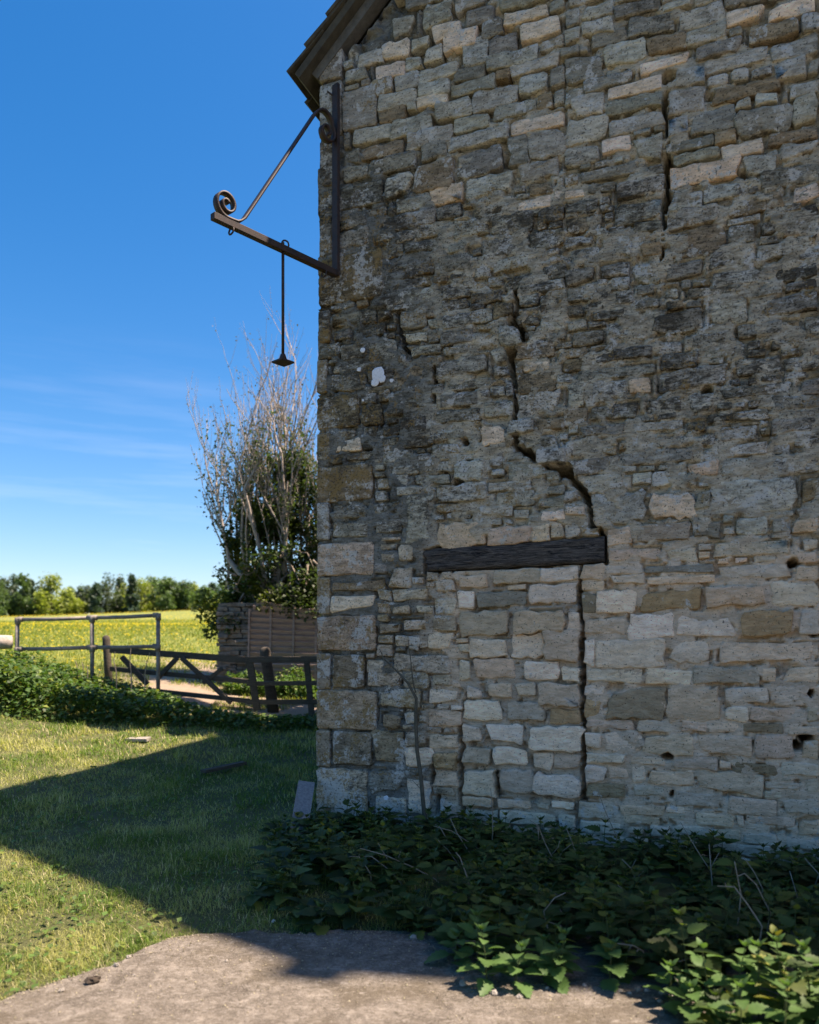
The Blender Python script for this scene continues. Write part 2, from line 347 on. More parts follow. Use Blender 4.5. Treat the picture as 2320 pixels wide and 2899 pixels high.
# stones traced on the gable: crop, left, top, right, bottom (top and bottom at mid length), tone
TRACE = {
'A': ((880, 0), '''450 20 615 140 l|330 190 510 315 l|320 335 490 430 l|490 265 670 385 p|680 260 805 325 l|760 20 965 175 g|550 110 700 230 g|830 150 1035 255 p
900 205 1130 330 p|1050 60 1240 165 d|1150 120 1300 265 d|1310 45 1620 148 p|1420 140 1690 250 p|1625 0 1725 70 g|435 430 645 525 p|650 360 765 470 l|770 305 895 410 l
1020 270 1200 435 l|1205 220 1410 350 d|415 535 560 660 b|570 500 730 600 g|735 440 1000 530 l|965 435 1185 545 d|1190 335 1540 445 l|1550 250 1720 330 g|1250 470 1350 535 b
1355 395 1690 490 l|455 615 715 725 l|725 545 945 645 l|940 535 1250 630 g|1105 585 1400 725 l|1425 500 1600 640 l|1620 450 1725 580 g|460 725 640 815 b|720 640 930 715 p
650 690 718 750 g|1240 690 1530 785 g|1530 620 1640 720 b|1645 600 1725 700 g|550 765 815 920 g|845 665 1090 805 l|650 880 960 985 g|965 780 1230 875 l|1365 785 1725 885 p
285 860 545 955 l|940 885 1340 985 l|228 900 270 1010 d|345 965 635 1065 b|230 1020 335 1105 d|228 1115 380 1215 d|395 1055 725 1155 d|750 965 920 1075 d|695 1105 960 1285 b
985 1025 1310 1195 d|1335 930 1475 1115 d|1480 875 1720 1075 g|500 1175 690 1335 l|1060 1195 1370 1335 l|1390 1085 1690 1225 g|800 1260 1030 1375 t|575 1335 790 1430 g
850 1385 1020 1475 d|1090 1390 1390 1485 b|1400 1345 1635 1412 p|1650 1290 1725 1360 p|1490 1230 1650 1320 b|490 1440 840 1545 d|1225 1445 1510 1575 g|1530 1390 1725 1505 d
720 1505 960 1600 g|970 1490 1200 1610 g|440 1560 570 1640 l|578 1560 750 1635 l|480 1660 625 1755 d|640 1625 920 1700 d|505 1765 860 1880 d|1170 1605 1480 1725 d
1485 1560 1725 1685 d|1240 1735 1480 1835 l|1310 1850 1560 1965 d|1570 1790 1725 1900 d|870 1735 1090 1860 d|1095 1735 1230 1890 g'''),
'B': ((1600, 0), '''0 60 105 170 g|115 20 330 115 l|335 0 640 85 d|120 122 340 230 l|430 95 750 220 d|660 0 850 50 l|785 40 1085 165 g|1095 55 1355 155 p|1365 0 1700 105 p|0 200 110 290 g
180 205 420 300 d|820 175 1090 280 g|1250 155 1585 265 b|1595 95 1725 200 d|270 285 555 425 l|560 225 840 335 b|0 375 260 555 d|510 385 840 470 p|890 275 1200 380 d|950 370 1375 450 l
1395 265 1725 380 l|130 505 460 595 d|0 595 125 700 g|290 548 665 640 p|745 455 960 575 l|1420 405 1640 535 g|1650 390 1725 495 g|985 550 1470 655 b|45 650 255 795 l|265 650 665 770 g
700 612 955 765 g|1540 650 1725 815 g|1530 560 1725 640 l|10 795 290 955 l|300 785 675 880 g|698 795 845 915 l|855 735 1150 885 d|1155 725 1535 905 g|245 932 445 1028 p|0 1000 230 1110 l
450 920 668 1080 g|690 945 1010 1005 d|1020 885 1158 970 b|1370 870 1725 960 b|690 1015 1050 1095 g|1062 968 1350 1055 p|702 1105 1195 1230 t|1210 1035 1450 1175 l|1460 975 1725 1065 l
100 1130 490 1210 d|540 1105 668 1190 d|1330 1130 1720 1245 d|0 1175 90 1260 b|350 1215 675 1320 g|950 1235 1220 1345 l|702 1290 940 1415 l|0 1285 140 1340 p|150 1240 340 1300 d
350 1365 675 1498 g|690 1395 1040 1525 l|1045 1315 1490 1455 b|0 1365 220 1440 d|0 1475 250 1570 b|1550 1260 1725 1360 p|1100 1470 1330 1515 l|1630 1375 1725 1490 d|695 1545 1085 1725 b
1110 1525 1290 1640 d|1340 1480 1600 1565 d|250 1585 450 1735 g|460 1500 660 1570 d|500 1640 655 1755 b|0 1600 200 1670 d|30 1690 240 1800 d|690 1785 940 1880 d|980 1700 1290 1800 g
1305 1650 1560 1755 g|1570 1600 1725 1690 l|250 1785 440 1870 d|1000 1840 1320 1930 l|1420 1785 1725 1895 d|0 1830 200 1930 d'''),
'C': ((880, 800), '''470 80 640 150 d|660 30 870 140 l|900 0 1080 100 g|890 110 1075 190 d|1085 60 1290 130 d|610 180 780 310 g|620 345 790 410 l|680 418 880 490 l|900 205 1230 290 g
1240 130 1390 230 b|1412 80 1550 160 l|1395 0 1725 70 g|1380 225 1550 290 g|1560 230 1725 325 l|1110 335 1270 440 l|1278 298 1440 428 L|880 330 1100 420 d|900 430 1070 490 g
1375 395 1650 508 b|1560 340 1725 388 d|845 520 1190 635 g|1228 440 1335 545 l|1445 530 1620 600 p|1240 555 1370 640 d|565 540 805 765 b|920 660 1200 720 g|1395 615 1660 745 b
880 750 1140 828 d|1220 690 1320 770 l|1325 655 1375 770 l|1405 745 1700 905 l|640 785 790 850 d|850 855 1160 945 d|1170 795 1378 918 g|1062 970 1155 1090 l|1160 960 1305 1110 p
1338 922 1525 1030 L|1535 915 1725 1000 b|480 960 600 1040 d|480 1050 600 1110 d|630 1030 830 1110 d|835 1000 1040 1070 g|1312 1045 1380 1130 b|1408 1022 1680 1128 g|490 1135 700 1210 d
820 1090 1020 1160 g|1030 1095 1150 1150 g|1540 1132 1725 1228 L|1330 1142 1450 1200 d|990 1165 1110 1205 g|1335 1205 1520 1328 g|970 1218 1180 1355 L|1215 1262 1310 1312 l|550 1240 730 1300 l
760 1222 960 1290 g|560 1310 660 1370 l|705 1302 940 1370 g|590 1382 760 1440 l|650 1445 840 1490 g|1510 1252 1600 1312 l|1600 1275 1690 1345 g|860 1370 1200 1475 L|1205 1345 1500 1405 l
1260 1415 1520 1508 g|1530 1382 1725 1440 g|1540 1450 1725 1520 g|655 1492 815 1768 l|850 1492 1130 1555 l|1140 1512 1370 1580 l|1380 1542 1480 1600 g|1560 1545 1725 1618 p|870 1612 1190 1800 t
1190 1600 1290 1640 l|1200 1645 1490 1775 t|1497 1640 1620 1755 t|1635 1625 1725 1735 l|430 1495 600 1560 d|430 1615 610 1700 g|480 1728 610 1748 l|470 1772 580 1810 g|480 1842 570 1890 g|600 1792 690 1890 l
150 552 370 600 l|140 615 380 738 d|140 185 440 290 d|170 1008 300 1050 l|160 1062 350 1140 p|240 1148 420 1208 l|150 1505 380 1610 d|150 1625 390 1720 d'''),
'D': ((1600, 800), '''20 30 300 120 g|340 60 470 150 g|480 95 660 180 d|680 40 770 110 l|830 20 1210 85 d|590 195 930 330 d|1000 105 1240 268 l|1300 90 1725 200 d|0 155 120 240 d|300 245 550 388 l
190 190 400 240 d|50 330 260 420 d|200 435 600 530 d|690 290 880 340 g|850 348 1100 430 d|1160 275 1480 375 d|1400 385 1600 440 d|950 435 1220 500 g|1240 390 1330 450 l|90 575 610 640 d
640 585 1110 725 l|1145 505 1460 630 g|1480 505 1725 600 g|20 680 135 850 l|180 662 425 780 l|430 645 580 760 t|180 825 490 920 d|560 775 800 870 d|850 745 1010 880 l|1050 695 1530 785 d
1590 645 1725 750 d|0 862 150 960 b|1040 865 1380 935 g|1400 765 1725 865 d|460 945 800 1010 g|100 965 400 1050 d|1400 925 1700 1010 d|370 1060 800 1120 d|0 1080 60 1180 l|1060 975 1300 1060 g
390 1135 880 1218 g|1000 1095 1380 1170 l|1560 1055 1725 1110 g|0 1192 370 1300 d|835 1215 1050 1332 t|1062 1195 1310 1308 l|1400 1165 1725 1295 l|120 1305 400 1415 g|460 1292 590 1370 l
595 1275 830 1370 l|195 1425 548 1635 l|560 1405 880 1595 t|990 1345 1570 1555 l|1612 1335 1725 1488 b|885 1410 980 1530 g|0 1412 100 1490 L|0 1512 152 1580 P|0 1602 108 1730 l|118 1662 248 1725 o
280 1662 440 1788 t|490 1635 850 1748 g|860 1625 1060 1730 d|1160 1595 1380 1710 l|1415 1600 1510 1680 g|1530 1595 1725 1700 t|288 1802 640 1888 t|690 1805 900 1900 l|1010 1755 1530 1850 l|1620 1740 1725 1810 l'''),
'E': ((880, 1600), '''520 10 690 140 l|690 85 770 125 l|555 170 800 235 l|850 100 975 180 l|1000 175 1110 300 p|555 280 670 330 l|710 270 830 330 l|840 230 990 335 l|470 390 605 460 g|630 372 790 445 l
575 482 735 545 l|840 352 985 445 l|800 455 970 570 p|560 600 960 720 l|390 730 630 820 l|820 742 950 820 l|480 850 740 960 g|490 1012 610 1100 b|640 992 720 1070 l|805 842 995 930 p
800 992 1020 1090 t|800 1152 1000 1240 t|640 1130 770 1220 l|840 1272 1000 1370 O|820 1385 1000 1490 t|830 1502 980 1560 l|640 1240 830 1370 p|650 1450 830 1700 p|870 1582 1010 1730 l|440 1580 640 1680 l
1002 65 1200 145 t|1245 28 1555 125 l|1562 15 1812 108 p|1482 122 1832 262 p|1130 180 1465 275 d|1015 308 1340 465 g|1385 312 1720 455 T|1080 510 1330 620 p|1365 472 1580 640 p|1592 452 1828 658 T
1000 535 1078 600 l|1005 652 1080 780 p|1115 642 1385 780 t|1442 652 1685 780 p|1695 690 1832 782 p|1055 822 1165 905 p|1212 802 1365 905 t|1390 797 1525 890 l|1552 797 1830 945 T|1040 930 1295 1060 p
1332 927 1580 1060 l|1622 982 1840 1085 o|1025 1087 1165 1200 p|1197 1087 1445 1210 p|1492 1087 1850 1250 P|1025 1227 1215 1350 l|1232 1237 1465 1370 p|1500 1277 1645 1385 p|1652 1292 1842 1400 t
1032 1387 1270 1550 P|1282 1387 1510 1560 l|1522 1412 1848 1590 P|1032 1567 1230 1640 T|1272 1592 1490 1650 t|1532 1612 1620 1655 l|1632 1602 1785 1650 p|1032 1652 1270 1740 l|1282 1672 1665 1760 l
1682 1702 1800 1790 l|150 105 500 170 b|135 205 435 310 p|420 1130 630 1340 b|400 1392 630 1560 d|1735 292 1832 448 t'''),
'F': ((1600, 1600), '''100 0 268 105 t|282 0 525 60 l|545 0 1010 50 d|1042 0 1540 90 l|1562 0 1725 100 t|112 116 265 168 t|312 66 540 130 l|560 72 1020 125 t|112 192 218 318 b|215 167 480 318 p|520 172 930 313 o
947 138 1350 285 T|1392 122 1725 268 p|117 342 410 478 t|430 347 740 508 p|762 332 1160 485 p|1182 312 1568 493 O|1597 292 1725 480 l|112 492 200 693 p|220 512 680 680 p|702 512 985 670 p
1042 532 1690 660 t|122 697 520 793 p|547 702 860 808 p|867 692 1320 800 g|1342 702 1440 790 t|1487 692 1725 795 t|122 817 265 890 p|267 827 680 1033 b|697 817 1050 1048 t|1082 832 1380 943 l
1422 812 1690 943 l|127 907 260 1028 o|1087 962 1240 1060 p|1252 957 1605 1073 t|1647 962 1725 1060 l|127 1047 465 1113 t|487 1052 750 1128 l|792 1067 965 1125 t|972 1077 1190 1140 t|1202 1072 1490 1135 b
1512 1097 1725 1163 t|132 1132 245 1245 P|267 1137 515 1263 p|527 1147 870 1280 t|892 1157 1265 1300 t|1302 1157 1550 1313 t|1592 1195 1725 1310 t|132 1272 410 1340 P|437 1292 690 1353 t|727 1302 1040 1390 t
1142 1327 1450 1420 b|1467 1347 1725 1420 l|132 1352 275 1460 P|292 1367 425 1460 t|447 1357 545 1475 p|572 1387 880 1500 t|892 1407 1340 1560 t|1362 1472 1590 1520 l|1642 1442 1725 1550 l|132 1477 415 1580 b
467 1502 690 1580 l|752 1552 1050 1630 l|1112 1582 1440 1690 t|1482 1592 1725 1700 l|100 1620 370 1720 l|375 1632 680 1690 t|0 1612 60 1655 p|892 1692 1150 1770 t|1162 1702 1220 1780 t|1232 1702 1560 1770 t
702 1685 820 1725 l|402 1700 640 1760 t|582 1770 720 1840 l|752 1765 950 1850 l|962 1792 1200 1860 t|1212 1802 1440 1890 l|1502 1852 1725 1930 l|100 1742 380 1830 l|250 1842 560 1910 l|600 1862 900 1930 l|1000 1882 1400 1970 l'''),
}
QUOINS = '''A 62 560 212 925 g|A 216 600 450 868 g|A 62 950 165 1262 d|A 64 1262 490 1418 d|A 60 1450 145 1740 d|A 62 330 210 540 g|C 55 -195 495 125 b|C 55 190 132 405 l|C 50 415 200 512 d|C 45 525 112 748 l|C 45 765 325 985 b|C 45 1022 132 1205 l|C 45 1240 420 1482 b|C 45 1495 125 1745 l
C 45 1765 428 1985 T|E 45 85 132 332 g|E 45 345 440 578 T|E 42 600 132 842 g|E 150 610 360 832 b|E 40 852 445 1112 t|E 40 1122 132 1368 l|E 150 1130 412 1352 g|E 40 1382 382 1722 p|E 40 1740 300 1990 g'''
ORG = {k: v[0] for k, v in TRACE.items()}; KZ = 720 / 1725
TONE = {k: tuple((1.5 if v[0] < 0.37 else 1.55) * c for c in v) for k, v in {'p': (0.55, 0.445, 0.335), 'l': (0.36, 0.342, 0.285), 'g': (0.29, 0.272, 0.22), 'd': (0.225, 0.21, 0.172), 'b': (0.24, 0.19, 0.125), 't': (0.475, 0.36, 0.255), 'o': (0.36, 0.25, 0.14)}.items()}
def w_reg(px, py):                                       # how weathered the wall is from place to place
    px = np.asarray(px, float); py = np.asarray(py, float)
    low = sstep(1480, 1700, py) * sstep(1230, 1330, px)                       # cleaner, more recent stone low down
    lowl = sstep(1500, 1700, py) * (1 - sstep(1230, 1330, px))
    mid = sstep(350, 650, py) * (1 - sstep(1350, 1650, py))
    top = 1 - sstep(250, 600, py)
    base = sstep(2180, 2330, py)
    cln = sstep(1150, 1350, py) * sstep(1200, 1400, px)
    dark = 0.40 + 0.30 * mid + 0.10 * mid * (1 - sstep(1050, 1300, px)) - 0.22 * cln - 0.24 * low - 0.02 * top + 0.08 * lowl
    white = 0.42 + 0.20 * mid + 0.1 * top - 0.22 * low + 0.35 * base + 0.14 * lowl
    och = 0.30 + 0.20 * mid + 0.32 * lowl - 0.28 * low + 0.15 * (1 - sstep(1000, 1500, px)) * mid
    return np.clip(np.stack([np.minimum(dark, 0.72), white, och], -1), 0, 1)
def crop_rect(k, x0, y0, x1, y1):
    ox, oy = ORG[k]; xa = ox + x0 * KZ; xb = ox + x1 * KZ; xm = (xa + xb) / 2; ya = oy + y0 * KZ; yb = oy + y1 * KZ; ym = (ya + yb) / 2
    s0 = wall_sz(xa, ym)[0]; s1 = wall_sz(xb, ym)[0]
    return s0, wall_sz(xm, yb)[1], s1, wall_sz(xm, ya)[1]
stones = []                                              # s0, z0, s1, z1, tone, proud, kind
for k, (o, txt) in TRACE.items():
    for e in txt.replace('\n', '|').split('|'):
        a = e.split(); r = crop_rect(k, *map(float, a[:4])); t = a[4]
        stones.append((*r, t.lower(), 0.035 if t.isupper() else None, 'rubble'))
nq = 0
for e in QUOINS.replace('\n', '|').split('|'):
    a = e.split(); r = crop_rect(a[0], *map(float, a[1:5])); stones.append((*r, a[5].lower(), None, 'quoin'))
# lintel outline, cracks and holes, all on the wall plane
LIN = [wall_sz(1203, 1558), wall_sz(1712, 1519), wall_sz(1712, 1590), wall_sz(1212, 1618)]
CRACKS = [([(1884, 262), (1886, 335)], 5), ([(1887, 335), (1890, 450)], 2.5), ([(1890, 445), (1893, 500), (1889, 565)], 7), ([(1887, 570), (1882, 640)], 4), ([(1880, 640), (1877, 700)], 2), ([(1877, 695), (1879, 735)], 4),
          ([(1456, 780), (1461, 830), (1464, 875), (1446, 908), (1470, 920), (1481, 938), (1475, 965), (1455, 985), (1447, 1008), (1456, 1067), (1462, 1120), (1460, 1184), (1456, 1225), (1462, 1262), (1490, 1280), (1514, 1300), (1555, 1320), (1594, 1320), (1622, 1352), (1650, 1390), (1671, 1430), (1676, 1484), (1700, 1500), (1713, 1530), (1714, 1594)], 6),
          ([(1590, 1317), (1612, 1345), (1648, 1384), (1667, 1418)], 8),
          ([(1645, 1600), (1644, 1700), (1646, 1800), (1648, 1892), (1650, 2000), (1653, 2100), (1652, 2268)], 5),
          ([(1303, 2062), (1304, 2120), (1300, 2180), (1306, 2260), (1310, 2330)], 5),
          ([(1128, 872), (1132, 930), (1140, 980), (1154, 995)], 3.5), ([(1236, 1030), (1228, 1060), (1234, 1150)], 3),
          ([(1225, 2165), (1222, 2215)], 5), ([(1240, 2250), (1246, 2300)], 6), ([(1408, 2180), (1410, 2250)], 4)]
HOLES = [(1448, 1002, 15), (1893, 2138, 11), (2285, 2094, 13), (1262, 1408, 12), (2290, 1960, 8), (1900, 2250, 6), (1300, 1362, 11), (1262, 1340, 6), (1320, 1247, 9), (1420, 1340, 8), (1440, 445, 12), (2250, 1592, 10), (2256, 2118, 9), (2005, 1107, 10), (1590, 1330, 18), (1480, 1275, 14), (1240, 1560, 12), (2012, 275, 8), (2105, 490, 9), (1890, 215, 12)]
CRACK_BOX = []
for pl, w in CRACKS:
    q_ = np.array([wall_sz(*a) for a in pl]); CRACK_BOX.append((q_[:, 0].min() - .12, q_[:, 0].max() + .12, q_[:, 1].min() - .12, q_[:, 1].max() + .12))
for px, py, w in HOLES:
    a, b = wall_sz(px, py); CRACK_BOX.append((a - .12, a + .12, b - .12, b + .12))
def crack_depth(s, z):
    s = np.asarray(s, float); z = np.asarray(z, float)
    if not any(s.max() > b[0] and s.min() < b[1] and z.max() > b[2] and z.min() < b[3] for b in CRACK_BOX): return np.zeros_like(s)
    d = np.zeros_like(s); s_in, z_in = s, z
    s = s + 0.05 * (fbm(s * 14 + 3, z * 14, 3) - 0.5) + 0.035 * (fbm(s * 40 + 3, z * 34, 2) - 0.5); z = z + 0.04 * (fbm(s * 16 + 33, z * 12, 2) - 0.5); wid = 0.4 + 1.2 * fbm(s_in * 5 + 7, z_in * 7 + 2, 2)
    for pl, w in CRACKS:
        q_ = [wall_sz(*a) for a in pl]; wm = w / F * 6.4
        for (a, b), (c, e) in zip(q_[:-1], q_[1:]):
            L2 = (c - a) ** 2 + (e - b) ** 2 + 1e-9; t = np.clip(((s - a) * (c - a) + (z - b) * (e - b)) / L2, 0, 1)
            r = np.hypot(s - a - t * (c - a), z - b - t * (e - b)) / (wm * wid)
            d = np.maximum(d, 1 - sstep(0.75, 1.25, r))
    for px, py, w in HOLES:
        a, b = wall_sz(px, py); r = np.hypot((s - a) * 0.8, z - b) / (w / F * 6.4); d = np.maximum(d, 1 - sstep(0.7, 1.3, r))
    return d
# fill what the tracing left open with small rubble, in courses
RES = 0.012; S0, S1, Z0, Z1 = 0.0, 5.6, -0.1, 8.4
occ = np.zeros((int((Z1 - Z0) / RES), int((S1 - S0) / RES)), bool)
def cells(s0, z0, s1, z1):
    return slice(max(0, int((z0 - Z0) / RES)), max(0, int((z1 - Z0) / RES))), slice(max(0, int((s0 - S0) / RES)), max(0, int((s1 - S0) / RES)))
for s in stones: occ[cells(s[0] - .006, s[1] - .006, s[2] + .006, s[3] + .006)] = True
occ[cells(min(LIN[0][0], LIN[3][0]) - .03, LIN[2][1] - .03, LIN[1][0] + .02, LIN[1][1] + .02)] = True
rnd = random.Random(3)
z = 0.0
for (hmin, hmax, lmin, lmax, step) in ((0.10, 0.16, 0.2, 0.42, 0.035), (0.06, 0.1, 0.1, 0.26, 0.025), (0.035, 0.06, 0.06, 0.14, 0.02)):
    zc = Z0 + 0.1
    while zc < Z1 - 0.2:
        sc = 0.06
        while sc < S1 - 0.1:
            for _ in range(3):
                L = rnd.uniform(lmin, lmax); h = rnd.uniform(hmin, hmax); sl = cells(sc - .006, zc - .006, sc + L + .006, zc + h + .006)
                if not occ[sl].any() and zc + h < ZE + PITCH * sc - 0.03 and crack_depth(np.array([sc, sc + L, sc + L / 2]), np.array([zc + h / 2] * 3)).max() < 0.3:
                    occ[sl] = True; px, py = sz_px(sc + L / 2, zc + h / 2); g = w_reg(px, py)
                    t = rnd.choice('tplt' if g[0] < 0.25 else ('lggd' if g[0] < 0.5 else 'gddb'))
                    stones.append((sc, zc, sc + L, zc + h, t, None, 'fill')); sc += L; break
            sc += step
        zc += step
def stone_mesh(st, idx):
    s0, z0, s1, z1, t, proud, kind = st
    rr = random.Random(idx * 13 + 5); w = s1 - s0; h = z1 - z0; m = min(w, h)
    pts = []; quoin = kind == 'quoin'
    cc = (0.07 if quoin else rr.uniform(0.05, 0.17)) * m
    corners = [(s0, z0), (s1, z0), (s1, z1), (s0, z1)]
    if not quoin:
        sk = [(rr.uniform(-.07, .07) * m, rr.uniform(-.12, .12) * m) for _ in range(4)]; corners = [(c_[0] + a_[0], c_[1] + a_[1]) for c_, a_ in zip(corners, sk)]
        if rr.random() < 0.35: j_ = rr.randrange(4); cx_, cz_ = corners[j_]; corners[j_] = (cx_ + (1 if j_ in (0, 3) else -1) * 0.22 * m, cz_ + (1 if j_ < 2 else -1) * 0.15 * m)
    for i in range(4):
        a = corners[i]; b = corners[(i + 1) % 4]; L = math.hypot(b[0] - a[0], b[1] - a[1]); ux, uz = (b[0] - a[0]) / L, (b[1] - a[1]) / L
        k = max(2, min(7, int(L / 0.045))); c0 = cc * rr.uniform(0.6, 1.4); c1 = cc * rr.uniform(0.6, 1.4)
        for j in range(k):
            d = c0 + (L - c0 - c1) * j / max(1, k - 1) if k > 1 else L / 2
            jn = (rr.random() - 0.5) * (0.04 if quoin else 0.15) * m; 
            pts.append((a[0] + ux * d - uz * jn, a[1] + uz * d + ux * jn))
    pts = np.array(pts); n = len(pts); cen = pts.mean(0)
    
    for _ in range(7):
        cd = crack_depth(pts[:, 0], pts[:, 1]); pts = cen + (pts - cen) * (1 - 0.055 * (cd > 0.15)[:, None])
    left = quoin and s0 < 0.12
    if left: pts[:, 0] = np.where(pts[:, 0] < s0 + 0.03, np.minimum(pts[:, 0], s0 + 0.012), pts[:, 0])
    face = proud if proud else (rr.uniform(0.006, 0.014) if quoin else rr.uniform(0.000, 0.013))
    tx = rr.uniform(-0.05, 0.05) * (0.2 if quoin else 1); tzl = rr.uniform(-0.05, 0.04) * (0.2 if quoin else 1)
    deep = 0.32 if left else 0.09
    rings = [(1.0, -deep), (1.0, face - 0.012), (None, face - 0.003), (None, face), (None, face + 0.001)]
    ins = [0, 0, min(0.004, 0.05 * m), min(0.013, 0.12 * m), 0.55 * m * 0.5]
    Vs = []
    for (f_, nn), it in zip(rings, ins):
        dv = cen - pts; L = np.linalg.norm(dv, axis=1)[:, None]; q_ = pts + dv / L * np.minimum(it * 1.25, L * 0.8)
        if f_ is None or it > 0:
            rel = np.array([mnoise.noise(Vector((a * 9, b * 14, idx * 0.37))) + 0.5 * mnoise.noise(Vector((a * 26, b * 30, idx))) for a, b in q_])
            amp = (0.003 if quoin else 0.0085); off = nn + rel * amp + tx * (q_[:, 0] - cen[0]) + tzl * (q_[:, 1] - cen[1])
        else: off = np.full(n, nn)
        Vs.append(np.stack([q_[:, 0], -off, q_[:, 1]], 1))
    Vs.append(np.array([[cen[0], -(face + 0.003 * rr.uniform(-1, 1.4)), cen[1]]]))
    Vv = np.concatenate(Vs); k = len(rings); F4 = []; F3 = []
    for r in range(k - 1):
        for j in range(n): F4.append((r * n + j, r * n + (j + 1) % n, (r + 1) * n + (j + 1) % n, (r + 1) * n + j))
    for j in range(n): F3.append(((k - 1) * n + j, (k - 1) * n + (j + 1) % n, k * n))
    bt = np.array(TONE[t]) * rr.uniform(0.86, 1.14) * np.array([rr.uniform(0.97, 1.03), 1, rr.uniform(0.95, 1.05)])
    px, py = sz_px(Vv[:, 0], Vv[:, 2]); li = w_reg(px, py) + np.array([rr.uniform(-.07, .07), rr.uniform(-.08, .08), rr.uniform(-.08, .1)])
    if t in 'pt' and not quoin: li = li * np.array([0.62, 0.9, 0.7])
    if (py.mean() > 1500) and t in 'lg': bt = bt * np.array([1.16, 1.02, 0.92])
    if quoin: bt = bt * 0.78; li = li + np.array([0.02, 0.1, 0.1])
    if t == 'd': li = li + np.array([0.06, 0, 0])
    return Vv, F4[:3 * n - n], F4[2 * n:], F3, np.tile(bt, (len(Vv), 1)), np.clip(li, 0, 1)

# mortar bed of the gable: one uneven sheet, deep in the cracks and open joints
gs = np.arange(0.025, 5.6, 0.0125); gz = np.arange(-0.3, 8.3, 0.0125)
GS, GZ = np.meshgrid(gs, gz); GZ = np.minimum(GZ, ZE + PITCH * GS)
PX, PY = sz_px(GS, GZ)
open_j = (1 - sstep(350, 640, PY)) * (0.25 + 0.75 * (1 - sstep(1300, 1700, PX)))
nm = -0.006 + 0.026 * (fbm(GS * 5, GZ * 7, 5, 0.6) - 0.5) + 0.012 * (fbm(GS * 40, GZ * 40, 3, 0.6) - 0.5)
infl = sstep(1290, 1320, PX) * (1 - sstep(1640, 1650, PX)) * sstep(1590, 1640, PY)
smear = sstep(150, 600, PY) * (1 - sstep(1450, 1650, PY)); sandy = sstep(1650, 1680, PX) * sstep(1500, 1650, PY)
nm += 0.011 * smear + 0.005 * sandy - 0.008 * infl - 0.05 * open_j * sstep(0.42, 0.58, fbm(GS * 6 + 50, GZ * 9, 4))
pit = sstep(0.70, 0.78, fbm(GS * 11 + 31, GZ * 14 + 7, 4, 0.6)); nm -= 0.05 * pit * (0.25 + 0.75 * (sandy + infl))
cd = crack_depth(GS, GZ); nm -= 0.5 * cd
lin_box = (GS > min(LIN[0][0], LIN[3][0]) - .015) & (GS < LIN[1][0] + .015) & (GZ > np.interp(GS, [LIN[3][0], LIN[2][0]], [LIN[3][1], LIN[2][1]]) - .01) & (GZ < np.interp(GS, [LIN[0][0], LIN[1][0]], [LIN[0][1], LIN[1][1]]) + .008)
mask = np.zeros(GS.shape, bool); rj = random.Random(2)
for st in stones:
    a0_, a1_ = np.searchsorted(gs, (st[0] - 0.004, st[2] + 0.004)); b0_, b1_ = np.searchsorted(gz, (st[1] - 0.004, st[3] + 0.004))
    mask[max(0, b0_ - 1):b1_ + 1, max(0, a0_ - 1):a1_ + 1] |= True
gate_ = sstep(0.49, 0.61, fbm(GS * 7 + 90, GZ * 8 + 14, 4, 0.6) + 0.13 * open_j - 0.02 * sandy)
nm = np.where(mask, np.minimum(nm, nm - 0.045 * gate_), nm)
nm = np.where(lin_box, -0.15, nm)
cem = np.array([0.17, 0.172, 0.155]); san = np.array([0.64, 0.51, 0.38]); gri = np.array([0.47, 0.395, 0.31]); up = np.array([0.48, 0.43, 0.335])
lw = (1 - sstep(1130, 1300, PX + 80 * (fbm(GS * 3, GZ * 3, 3) - 0.5)))[..., None]; lo = sstep(1450, 1620, PY)[..., None]; inn = infl[..., None]
mc = up * (1 - lo) + (san * (1 - inn) + gri * inn) * lo; mc = mc * (1 - lw) + cem * (0.8 + 0.9 * fbm(GS * 4, GZ * 4, 3)[..., None]) * lw
mc = mc * (0.8 + 0.4 * fbm(GS * 8, GZ * 8, 3)[..., None])
li = w_reg(PX, PY) * np.array([0.75, 0.75, 0.8])
ny, nx = GS.shape; i = np.arange(nx * ny).reshape(ny, nx)
Fq = np.stack([i[:-1, :-1].ravel(), i[:-1, 1:].ravel(), i[1:, 1:].ravel(), i[1:, :-1].ravel()], 1)
gable = link('gable_wall', npmesh('gable_wall', np.stack([GS.ravel(), -nm.ravel(), GZ.ravel()], 1), Fq, True, {'tone': mc.reshape(-1, 3), 'lichen': li.reshape(-1, 3)}), M['stone'], barn)
built = []
for idx, st in enumerate(stones):
    if st[3] > ZE + PITCH * st[0] + 0.02 and st[6] != 'quoin': continue
    if st[0] < 0: st = (0.0,) + st[1:]
    mg = stone_mesh(st, idx); px0, py0 = sz_px(st[0], st[1]); px1, py1 = sz_px(st[2], st[3]); ar = (min(px1, 2330) - px0) * (py0 - max(py1, 0))
    built.append((ar, idx, mg))
built.sort(key=lambda a: -a[0])
def crisp(me, nflat):
    sm_ = np.ones(len(me.polygons), bool); sm_[:nflat] = False; me.polygons.foreach_set('use_smooth', sm_); return me
for rank, (ar, idx, (Vv, Fs_, F4, F3, bt, li)) in enumerate(built[:300]):
    link('stone', crisp(npmesh('stone', Vv, [Fs_, F4, F3], True, {'tone': bt, 'lichen': li}), len(Fs_)), M['stone'], gable)
